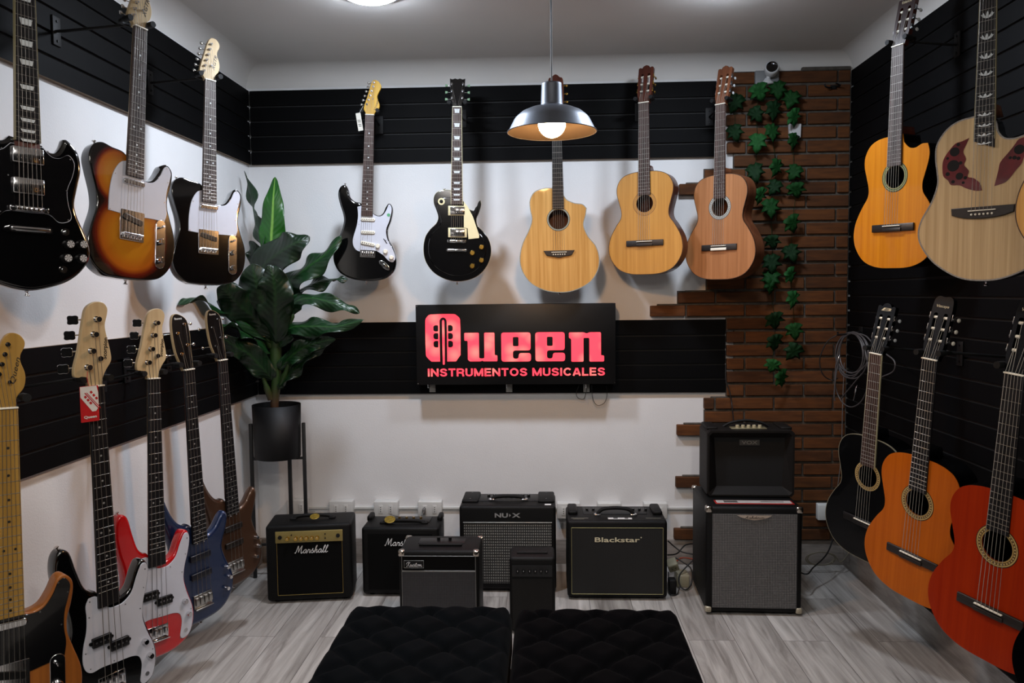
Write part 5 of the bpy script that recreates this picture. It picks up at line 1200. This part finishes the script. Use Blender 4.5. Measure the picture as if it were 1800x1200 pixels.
# ---- basses, lower left
PS = .87
PB = conv((632, 1345), (527, -445), .955, 1800, -430)
pb_out = spl([(0, 0), (-.09, .008), (-.15, .045), (-.172, .105), (-.165, .165), (-.142, .225), (-.126, .275), (-.132, .33), (-.152, .39), (-.163, .45), (-.157, .495), (-.136, .515), (-.110, .500), (-.092, .445), (-.072, .392), (-.05, .37), (-.034, .366),
    (0, .33), (.034, .325), (.055, .326), (.082, .342), (.103, .385), (.122, .412), (.143, .410), (.155, .382), (.147, .335), (.131, .285), (.127, .24), (.145, .185), (.166, .13), (.165, .08), (.14, .035), (.08, .006)], 5)
pb_pg = spl([(-.062, .355, 0), (-.034, .352), (0, .31), (.034, .305), (.058, .31), (.085, .33), (.105, .37), (.125, .402), (.141, .402), (.148, .38), (.139, .335), (.123, .285), (.119, .24), (.134, .19), (.155, .14), (.157, .09), (.143, .05), (.115, .035), (.1, .045), (.104, .07), (.108, .1), (.098, .125), (.07, .135), (.02, .137), (-.03, .14), (-.065, .137), (-.085, .15), (-.093, .18), (-.088, .22), (-.076, .26), (-.072, .3), (-.073, .335)], 4)
pb_head = spl([(-.021, 0, 0), (-.021, .01), (-.04, .028), (-.056, .034), (-.055, .06), (-.04, .11), (-.023, .19), (-.012, .223), (.012, .238), (.036, .236), (.048, .22), (.046, .2), (.039, .176), (.039, .157), (.045, .124), (.051, .09), (.05, .067), (.034, .043), (.023, .02), (.021, 0, 0)], 4)
def pbass(label, pin, nut, phi, bodym, what):
    R = thing('bass_guitar', label, 'bass guitar', mat=guitar_frame(pin, nut, phi))
    elec_body(R, [(q[0]*PS, q[1]) for q in pb_out], bodym, .044, .010)
    m = MB(); m.slab([(q[0]*PS, q[1]) for q in pb_pg], -.0024, 0, .0008, 0, seg=1); PG = m.build('pickguard', white_pg, R)
    screws(PG, [(q[0]*PS, q[1]) for q in [(-.06, .345), (.137, .385), (.128, .33), (.112, .27), (.13, .2), (.15, .13), (.1, .04), (-.07, .15), (-.083, .2), (-.065, .3), (.01, .145), (.06, .3)]], -.0024)
    for (x, z) in ((-.026, .222), (.026, .192)):
        m = MB(); m.box((x, -.006, z), (.056, .012, .028), r=.002)
        for sx in (-1, 1): m.cyl((x+sx*.031, -.002, z), (x+sx*.031, -.006, z), .005, 0, 12)
        for k in range(4): m.cyl((x-.018+.012*k, -.012, z), (x-.018+.012*k, -.0128, z), .003, 1, 10)
        m.build('pickup', [black_plastic, dull_metal], PG)
    for (x, z) in ((.104, .165), (.118, .115)): knob(PG, x, z, -.002, .0095, .016, chrome)
    m = MB(); m.cyl((.108, -.002, .062), (.108, -.005, .062), .0065, n=14); m.build('jack', chrome, PG)
    m = MB(); m.box((0, -.002, .085), (.08, .004, .05), r=.001); m.box((0, -.008, .062), (.08, .012, .004), r=.001)
    for k in range(4): m.cyl((-.0285+.019*k, -.01, .078), (-.0285+.019*k, -.01, .098), .0065, n=12)
    m.build('bridge', chrome, R)
    neck_parts(R, .955, .375, .318, .864, .042, .062, 20, maple, ebony, 'dot', inlay=M('dim_inlay', '8d8d8a', .4))
    H, T = head_slab(R, pb_head, maple, -.002, zn=.955)
    posts = [(-.02, .057), (-.007, .102), (.003, .148), (.014, .19)]
    for x, z in posts: tuner(R, x, z, x-.05, 0, kind='bass', T=T)
    m = MB(); m.cyl((.016, 0, .078), (.016, -.008, .078), .0075, n=14); m.build('string_tree', chrome, R, T)
    text('logo', 'Scorpion', .015, text_black, H, (.036, -.0003, .105), bold=.02, width=.062, ang=radians(84))
    strap_button(R, (-.119, .022, .510), (-.25, 0, 1)); strap_button(R, (0, .022, .003), (0, 0, -1))
    strings(R, 4, .088, .955, .057, .032, [fpost(T, x, z, -.009) for x, z in posts], -.0175, -.011, r=.00068)
    hanger('left', nut, what, phi)
    return R, T
RB_, TB_ = pbass('black bass guitar with white pickguard and a red tag, in the lower left row', (-1.276, 2.187, .214), (-1.276, 2.164, 1.169), 60, gloss_black, 'black bass with the red tag')
red_m = M('red_lacquer', 'b3080d', .2, coat=1, var=.03)
pbass('red bass guitar with white pickguard, between the black and the blue bass', (-1.336, 2.568, .187), (-1.336, 2.608, 1.141), 60, red_m, 'red bass')
def red_tag():
    t = thing('swing_tag', 'red and white cardboard tag hanging on the black bass headstock', 'tag', mat=guitar_frame((-1.27, 2.125, 1.125), (-1.27, 2.12, 2.1), 55))
    red = M('tag_red', 'b31219', .55)
    m = MB(); m.slab(rrect(.0, -.0, .05, .1, .002), 0, .001); m.build('card', red, t)
    m = MB(); m.plate([[(-.024, .049), (.02, .049), (.024, .03), (.024, -.012), (.016, -.022), (.006, -.022), (-.024, .02)]], -.0008, .0008); m.build('white_emblem', text_white, t)
    m = MB()
    for i in range(3):
        for j in (0, 1):
            c = (-.008+.0085*i*.8+j*.016-.003, .008-.009*i+.012*j+.012); m.slab(rotp(rrect(c[0], c[1], .006, .007, .001), radians(35), c), -.0014, -.0006)
    m.slab(rotp(rrect(.006, .008, .0024, .06, .001), radians(38), (.006, .008)), -.0014, -.0006); m.slab(rotp(rrect(.011, .008, .0018, .06, .0008), radians(38), (.011, .008)), -.0014, -.0006)
    m.build('red_print', red, t)
    text('printed_name', 'Queen', .009, text_white, t, (0, -.0008, -.037), bold=.03, width=.034)
    m = MB(); m.tube([(0, 0, .05), (-.004, .0, .07), (0, .004, .09)], .0008, n=5); m.build('cord', red, t)
red_tag()
sr_out = spl([(0, 0), (-.08, .01), (-.135, .05), (-.152, .11), (-.142, .18), (-.115, .25), (-.108, .3), (-.12, .36), (-.138, .42), (-.158, .49), (-.163, .53), (-.150, .548), (-.134, .528), (-.105, .45), (-.078, .405), (-.05, .385), (-.034, .385),
    (0, .35), (.034, .325), (.058, .328), (.08, .345), (.1, .372), (.12, .388), (.134, .38), (.137, .355), (.126, .315), (.110, .275), (.107, .25), (.122, .2), (.143, .15), (.15, .11), (.135, .055), (.085, .012)], 5)
sr_head = spl([(-.02, 0, 0), (-.028, .03), (-.037, .07), (-.038, .13), (-.032, .18), (-.018, .203), (.006, .2), (.03, .178), (.034, .13), (.028, .08), (.026, .04), (.02, 0, 0)], 4)
def srbass(label, pin, nut, phi, bodym, what, dim):
    R = thing('bass_guitar', label, 'bass guitar', mat=guitar_frame(pin, nut, phi))
    elec_body(R, sr_out, bodym, .04, .014)
    for z in (.255, .185):
        m = MB(); m.box((0, -.005, z), (.088, .01, .024), r=.003); m.build('pickup', dim, R)
    for (x, z) in ((.112, .172), (.122, .13), (.107, .09)): knob(R, x, z, 0, .0085, .018, chrome)
    m = MB(); m.box((0, -.003, .085), (.078, .006, .055), r=.001); m.box((0, -.008, .06), (.078, .014, .005), r=.001)
    for k in range(4): m.box((-.0285+.019*k, -.01, .09), (.015, .01, .03), r=.002)
    m.build('bridge', M('grey_bridge_metal', 'aaa9a5', .3, 1), R)
    neck_parts(R, .95, .395, .31, .864, .040, .062, 24, mahog_mid, ebony, 'dot', inlay=M('dim_inlay', '8d8d8a', .4))
    H, T = head_slab(R, sr_head, maple, -.002, zn=.95, facem=M('dark_head_face', '050303', .5, spec=.1), tilt=10)
    posts = [(-.016, .06), (-.018, .135), (.016, .165), (.014, .09)]
    for x, z in posts: tuner(R, x, z, (x-.045 if x < 0 else x+.035), 0, kind='fender', T=T)
    text('logo', 'Ibanez', .008, text_white, H, (-.004, -.0003, .187), width=.03)
    strap_button(R, (-.152, .02, .543), (-.3, 0, 1)); strap_button(R, (0, .02, .003), (0, 0, -1))
    strings(R, 4, .095, .95, .057, .031, [fpost(T, x, z, -.009) for x, z in posts], -.0175, -.011, r=.00068)
    hanger('left', nut, what, phi)
blue_m = M('metallic_blue', '15284c', .35, .35, coat=.6, var=.05, vscale=300)
bronze_m = M('metallic_bronze', '4a3222', .35, .4, coat=.5, var=.05, vscale=300)
srbass('metallic blue bass guitar with slim horns, between the red and the bronze bass', (-1.285, 2.818, .208), (-1.285, 2.763, 1.156), 62, blue_m, 'blue bass', M('dim_blue_pickup', '10141f', .4))
srbass('metallic bronze bass guitar nearest the plant stand in the lower row', (-1.294, 3.155, .216), (-1.294, 3.08, 1.163), 62, bronze_m, 'bronze bass', M('dim_brown_pickup', '17100b', .4))

# ---- acoustic guitars
CL = [(0, 0), (.075, .004), (.135, .028), (.173, .075), (.186, .125), (.177, .18), (.148, .235), (.123, .272), (.119, .305), (.13, .35), (.141, .395), (.137, .435), (.112, .471), (.065, .489), (0, .493)]
cl_out = spl(CL + [(-p[0], p[1]) for p in CL[-2:0:-1]], 5)
CUT = CL[:9] + [(.127, .335), (.139, .375), (.144, .412), (.136, .444, 0), (.112, .445), (.085, .435), (.058, .440), (.036, .462, 0), (.03, .493, 0)]
cut_out = spl(CUT + [(-p[0], p[1]) for p in CL[-2:0:-1]], 5)
cl_head = [(-.026, 0, 0), (-.029, .02), (-.035, .045, 0), (-.037, .165, 0), (-.036, .178), (-.027, .181), (-.02, .178), (-.013, .187), (0, .192, 0)]
cl_head = spl(cl_head + [(-p[0],)+p[1:] for p in cl_head[-2::-1]], 4)
cl_head2 = [(-.026, 0, 0), (-.029, .02), (-.034, .045, 0), (-.034, .165, 0), (-.03, .19), (-.018, .2), (0, .198)]
cl_head2 = spl(cl_head2 + [(-p[0],)+p[1:] for p in cl_head2[-2::-1]], 4)
ROS = {'tan': [(.041, .043, '2a1a10'), (.043, .046, 'b08a55'), (.046, .052, '6e4a2a'), (.052, .0545, 'c9b07a'), (.0545, .056, '2a1a10')],
       'ring': [(.041, .0425, '5a3a20'), (.046, .0475, '8a6234'), (.051, .0525, '8a6234'), (.056, .058, '6e4a2a')],
       'green': [(.041, .0435, '223018'), (.0435, .0455, 'a8935a'), (.0455, .0505, '2a4a2c'), (.0505, .0525, 'a8935a'), (.0525, .0565, '1f3a24')],
       'silver': [(.0415, .0435, '3c3a37'), (.0435, .0565, '9b9b94'), (.0565, .059, '45423f')],
       'gold': [(.041, .0425, '20120a'), (.0425, .0455, 'a98c52'), (.0455, .053, '5a4426'), (.053, .0565, 'b39a5f'), (.0565, .0585, '20120a')],
       'abalone': [(.046, .048, '2c221a'), (.048, .054, '7c857c'), (.054, .056, '2c221a')]}
def rosette(R, zh, kind, dots=True):
    m = MB(); mats = []
    for i, (a, b, c) in enumerate(ROS[kind]):
        m.plate([circ(0, zh, b, 48), circ(0, zh, a, 48)], -.0005-.0001*i, .0005, i); mats.append(M('rosette_'+c, c, .4, var=.25, vscale=350))
    if kind in ('silver', 'gold', 'tan') and dots:
        for k in range(36):
            a = 2*pi*k/36; rr = .05 if kind != 'gold' else .0493; m.plate([circ(rr*cos(a), zh+rr*sin(a), .0021, 6)], -.0014, .0005, len(mats))
        mats.append(M('rosette_spot_'+kind, {'silver': '3a3835', 'gold': 'c9b27a', 'tan': 'c7a86a'}[kind], .4))
    return m.build('rosette', mats, R)
def acoustic(label, name, pin, nut, phi, topm, sidem, ros, wall, what, out=None, kind='classical', neckm=mahog, boardm=rosewood, facem=None, bind=None, zn=.815, zb=.155, zh=.34, depth=.095, head=None, logo=None, cat='guitar', scale=.652, dots='side', zfe=None, buttons=None, rh=.0415, fbbind=None, hw=None, backr=.008, extra=None, zfe_r=None, rollm=None, nst=6, bridge_c=None, group=None):
    R = thing(name, label, cat, mat=guitar_frame(pin, nut, phi), group=group)
    out = out or cl_out
    m = MB(); m.slab(out, .0015, depth, 0, backr, 0, 4, caps=(0, 1)); m.build('back_and_sides', sidem, R)
    m = MB(); loops = [out] + ([circ(0, zh, rh, 40)] if rh else []); m.plate(loops, 0, .003); m.build('soundboard', topm, R)
    if bind:
        c = (0, .24); m = MB(); oo = ccw(out); n = len(oo); inn = []
        for i in range(n):
            a = Vector(oo[i-1]); b = Vector(oo[i]); c2 = Vector(oo[(i+1) % n]); d = ((b-a).normalized()+(c2-b).normalized())
            d = d.normalized() if d.length > 1e-6 else (c2-b).normalized(); nr_ = Vector((d.y, -d.x)); inn.append((oo[i][0]-nr_.x*bind[1], oo[i][1]-nr_.y*bind[1], oo[i][0]+nr_.x*.0008, oo[i][1]+nr_.y*.0008))
        m.add([(p[0], -.0006, p[1]) for p in inn]+[(p[2], -.0006, p[3]) for p in inn]+[(p[2], .005, p[3]) for p in inn],
              [(k, (k+1) % n, n+(k+1) % n, n+k) for k in range(n)]+[(n+k, n+(k+1) % n, 2*n+(k+1) % n, 2*n+k) for k in range(n)])
        m.build('binding', bind[0], R)
    if ros: rosette(R, zh, ros)
    ztop = max(p[1] for p in out)
    wn, wb_ = (.051, .062) if kind == 'classical' else (.043, .056)
    neck_parts(R, zn, ztop+.005, (zh+rh-.002) if zfe is None else zfe, scale, wn, wb_, 19 if kind == 'classical' else 21, neckm, boardm, dots, binding=fbbind, yb=0, ytop=-.0065, zfe_r=zfe_r)
    m = MB(); m.slab([(-.028, ztop-.004), (.028, ztop-.004), (.02, ztop+.03), (-.02, ztop+.03)], 0, depth-.02, 0, .01); m.build('neck_heel', neckm, R)
    bc = bridge_c or M('dark_bridge_wood', '1c1512', .5)
    if kind == 'classical':
        m = MB(); m.box((0, -.004, zb-.004), (.186, .008, .028), r=.002); B = m.build('bridge', bc, R)
        m = MB(); m.box((0, -.0075, zb-.012), (.082, .009, .012), r=.001); m.build('tie_block', bc if ros not in ('silver',) else bone, B)
        m = MB(); m.box((0, -.0105, zb+.003), (.078, .008, .003), r=.0006); m.build('saddle', bone, B)
        head = head or cl_head
        T = Matrix.Translation((0, -.003, zn)) @ Matrix.Rotation(radians(-13), 4, 'X')
        h = MB(); slots = [rrect(s_*.0165, .098, .0135, .1, .0065, 4) for s_ in (-1, 1)]
        h.plate([head]+slots, 0, .018, 1, 0); H = h.build('headstock', [neckm, facem or neckm], R, T)
        zr = (.062, .098, .134); rolls = []
        for s_ in (-1, 1):
            for z in zr:
                m = MB(); m.cyl((s_*.0165-.0068, .006, z), (s_*.0165+.0068, .006, z), .0046, 0, 10)
                m.cyl((s_*.036, .008, z), (s_*.041, .008, z), .0035, 1, 10); m.box((s_*.0375, .009, z+.004), (.002, .014, .02), 1, .0005)
                m.cyl((s_*.04, .014, z), (s_*.04, .022, z), .0018, 1, 8)
                m.sphere((s_*.041, .031, z), .0085, 2, 12, (.45, 1, .8)); m.build('tuner', [rollm or bone, dull_metal if buttons is not gold else gold, buttons or pearl], R, T)
        pts = [fpost(T, sx*.0165+ox, z, .001) for sx, ox, z in ((-1, -.003, zr[0]), (-1, 0, zr[1]), (-1, .003, zr[2]), (1, -.003, zr[2]), (1, 0, zr[1]), (1, .003, zr[0]))]
        strings(R, 6, zb+.003, zn, .058, .042, pts, -.0145, -.0065, r=.0005, m=nylon)
    else:
        if kind == 'ovation':
            bo = spl([(-.085, zb+.017, 0), (.085, zb+.017, 0), (.083, zb-.004, 0), (.05, zb-.014), (0, zb-.018), (-.05, zb-.014), (-.083, zb-.004, 0)], 4)
        else:
            bo = spl([(-.075, zb+.014, 0), (.075, zb+.014, 0), (.062, zb-.008, 0), (.045, zb-.012, 0), (.02, zb-.016), (0, zb-.02), (-.02, zb-.016), (-.045, zb-.012, 0), (-.062, zb-.008, 0)], 4)
        m = MB(); m.slab(bo, -.008, 0, .002, 0); B = m.build('bridge', bc, R)
        m = MB(); m.box((0, -.0095, zb+.006), (.074, .006, .0028), r=.0005); m.build('saddle', bone, B)
        for k in range(6):
            m = MB(); m.sphere((-.0275+.011*k, -.009, zb-.005), .0033, 0, 10); m.build('bridge_pin', bone, B)
        ho = [(-.021, 0, 0), (-.024, .018), (-.035, .045), (-.037, .1), (-.036, .15), (-.03, .165), (-.02, .168), (-.01, .178), (0, .182)]
        ho = spl(ho+[(-p[0],)+p[1:] for p in ho[-2::-1]], 4)
        H, T = head_slab(R, ho, neckm, -.002, zn=zn, tilt=12, facem=facem)
        posts = [(-.024, .05), (-.025, .09), (-.026, .13), (.026, .13), (.025, .09), (.024, .05)]
        for x, z in posts: tuner(R, x, z, (-.048 if x < 0 else .048), 0, m=buttons or chrome, T=T)
        strings(R, 6, zb+.006, zn, .054, .036, [fpost(T, x, z) for x, z in posts], -.0125, -.0065)
        strap_button(R, (0, depth*.5, .002), (0, 0, -1))
    if logo: text('logo', logo, .011, logo_m(facem), H, (0, -.0006, .168 if kind == 'classical' else .155), shear=.2, width=.042)
    hanger(wall, nut, what, phi)
    return R
def logo_m(f): return M('logo_gold', 'b7aa8a', .5)
spruce_warm = wood('spruce_gloss', 'ac7c3c', 'c79a58', .14, 1, 16, (14, 9, .3))
spruce_pale = wood('spruce_yellow', 'a87430', 'ba863e', .2, .8, 16, (14, 9, .3))
cedar = wood('cedar_satin', '8c5a32', 'a46e44', .5, .0, 16, (14, 9, .3))
orange_gl = wood('orange_gloss_top', 'aa6206', 'bc7412', .14, 1, 12, (12, 9, .3))
nat_pale = wood('pale_natural_top', 'a88d64', 'bfa57c', .25, .5, 18, (18, 9, .25))
orange_m = wood('orange_satin_top', 'a85004', 'b85c0a', .3, .5, 12, (12, 9, .3))
redor = wood('red_orange_top', '8c2003', '9a2a05', .3, .2, 12, (12, 9, .3))
for q_ in (orange_m, redor, orange_gl): q_.node_tree.nodes['Principled BSDF'].inputs['Specular IOR Level'].default_value = .12
gblack = M('gloss_black_body', '020203', .25, coat=.15, spec=.2)
ACV = conv((240, 1178), (226, 450), .86)
ac_out = spl(ACV([(240, 1178), (178, 1169), (122, 1140), (87, 1092), (76, 1040), (87, 980), (114, 922), (126, 880), (119, 840), (118, 803), (135, 771), (168, 757), (205, 754), (235, 765),
    (256, 785, 0), (270, 802), (300, 815), (332, 820), (349, 836, 0), (345, 865), (337, 905), (356, 950), (388, 990), (402, 1040), (395, 1090), (362, 1138), (300, 1170)]), 5)
aba = M('abalone_binding', '8a9088', .3, var=.35, vscale=260)
acoustic('natural cutaway guitar with sparkling edge binding, hanging behind the pendant lamp', 'acoustic_guitar', (.0687, 3.845, 1.418), (.058, 3.807, 2.278), 1, spruce_warm, mahog, 'abalone', 'back', 'natural cutaway guitar behind the pendant lamp', out=ac_out, kind='steel', neckm=mahog_mid, boardm=ebony, facem=mahog, bind=(aba, .0028), zn=.86, zb=ACV((237, 1018))[1], zh=ACV((234, 880))[1], scale=.66, dots=None, zfe=ACV((230, 838))[1]-.0, buttons=gold, rh=.0465)
acoustic('glossy honey coloured classical guitar with dark brown sides, just right of the pendant lamp', 'classical_guitar', (.482, 3.849, 1.501), (.476, 3.849, 2.316), -26, spruce_pale, mahog, 'ring', 'back', 'honey coloured classical guitar', bind=(M('thin_dark_binding', '3a2212', .3), .0015), buttons=gold, backr=.012)
acoustic('satin cedar classical guitar hanging against the bricks with a silver rosette', 'classical_guitar', (.823, 3.788, 1.472), (.826, 3.788, 2.287), -43, cedar, mahog_mid, 'silver', 'back', 'cedar classical guitar', bind=(M('thin_dark_binding', '3a2212', .3), .0015), neckm=mahog_mid, facem=mahog_mid, boardm=rosewood, buttons=pearl, backr=.015)
acoustic('glossy orange cutaway classical guitar with green rosette high on the right wall', 'classical_guitar', (1.309, 3.048, 1.498), (1.309, 3.027, 2.313), -64, orange_gl, gblack, 'green', 'right', 'orange cutaway classical guitar high on the right wall', out=cut_out, boardm=rosegrey, facem=M('dark_red_head', '1e0a07', .35), bridge_c=M('black_bridge', '0e0b0a', .4), logo='Valencia')
OV = conv((610, 1143), (644, -65), .86, 1405, -60)
ov_out = spl(OV([(610, 1137), (520, 1125), (430, 1070), (376, 1000), (360, 940), (374, 880), (418, 800), (441, 730), (440, 680), (434, 620), (440, 560), (478, 502), (528, 470), (585, 459, 0), (655, 470), (672, 500, 0), (677, 530), (700, 558), (740, 562), (785, 548), (830, 540), (842, 555, 0), (835, 620), (800, 690), (785, 740), (800, 800), (842, 865), (862, 940), (848, 1005), (795, 1072), (700, 1122)]), 5)
OVR = acoustic('large pale natural guitar with maroon leaf-shaped sound holes high on the right wall', 'acoustic_guitar', (1.289, 2.399, 1.437), (1.289, 2.396, 2.297), -47, nat_pale, gblack, None, 'right', 'pale guitar with leaf-shaped sound holes', out=ov_out, kind='ovation', neckm=mahog_mid, boardm=ebony, facem=mahog, bind=(M('grey_purfling', '827e7a', .3, var=.3, vscale=200), .0035), zn=.86, zb=OV((612, 855))[1], zh=.4, scale=.655, dots='vine', zfe=OV((590, 562))[1], zfe_r=OV((665, 588))[1]-.004, rh=0, fbbind=M('aged_binding', '8d8566', .4), depth=.09, backr=.03, buttons=gold)
maroon = M('maroon_wood', '5a1418', .3, coat=.6, var=.35, vscale=25)
m = MB(); m.plate([spl(OV([(568, 545, 0), (540, 556), (515, 563), (490, 590), (470, 620), (463, 650), (466, 695), (485, 715), (497, 735), (530, 738), (555, 752), (590, 764), (616, 764, 0), (608, 735), (585, 712), (562, 705), (566, 680), (548, 655), (556, 630), (545, 600), (557, 570)]), 3)], -.0015, .0015)
E1 = m.build('leaf_rosette', maroon, OVR)
m = MB(); m.plate([spl(OV([(662, 749, 0), (676, 690), (684, 655), (712, 620), (735, 590), (752, 568), (790, 562), (812, 575), (808, 600), (790, 625), (772, 632), (760, 665), (740, 690), (722, 715), (700, 737)]), 3)], -.0015, .0015)
E2 = m.build('leaf_rosette', maroon, OVR)
for e_, L_ in ((E1, [(512, 597, .0135), (506, 655, .017), (530, 700, .0105), (484, 622, .004), (484, 688, .006), (545, 728, .004), (535, 645, .005), (526, 568, .005), (553, 708, .005), (505, 722, .005)]), (E2, [(752, 610, .0135), (735, 641, .0055), (720, 640, .004), (749, 645, .005), (775, 590, .005)])):
    m = MB()
    for x, y, r in L_: q = OV((x, y)); m.plate([circ(q[0], q[1], r, 20)], -.002, .0006)
    m.build('sound_holes', M('hole_black', '050303', .9), e_)
acoustic('honey coloured guitar cut off by the right edge of the photo, upper row', 'acoustic_guitar', (1.222, 1.76, 1.47), (1.222, 1.76, 2.285), -45, spruce_pale, mahog_mid, 'tan', 'right', 'guitar cut off at the right edge, upper row', boardm=rosewood, bind=(M('thin_dark_binding', '3a2212', .3), .0015))
cream_b = M('ivory_binding', 'b8ae8c', .35)
acoustic('glossy black classical guitar with cream edge binding, lower row in the corner', 'classical_guitar', (1.219, 3.061, .372), (1.219, 2.954, 1.18), -62, gblack, gblack, 'gold', 'right', 'black classical guitar in the corner', bind=(M('dim_ivory', '6f6a58', .4), .0016), boardm=rosewood, neckm=gblack, facem=gblack, fbbind=cream_b, logo='B', bridge_c=M('black_bridge', '0e0b0a', .4))
acoustic('orange classical guitar in the middle of the lower row on the right wall', 'classical_guitar', (1.197, 2.614, .392), (1.197, 2.5, 1.199), -62, orange_m, gblack, 'gold', 'right', 'orange classical guitar in the lower row', boardm=ebony, neckm=gblack, facem=gblack, head=cl_head2, logo='Vizcaya', buttons=bone)
acoustic('dark red-orange classical guitar at the front of the lower row on the right wall', 'classical_guitar', (1.211, 2.183, .388), (1.211, 2.08, 1.197), -62, redor, gblack, 'gold', 'right', 'red-orange classical guitar', boardm=ebony, neckm=gblack, facem=gblack, head=cl_head2, logo='Vizcaya', buttons=bone)
acoustic('glossy black guitar body just peeking in at the lower right corner of the photo', 'classical_guitar', (1.175, 1.70, .42), (1.175, 1.60, 1.228), -62, gblack, gblack, 'gold', 'right', 'black guitar cut off at the lower right corner', boardm=ebony, neckm=gblack, facem=gblack)
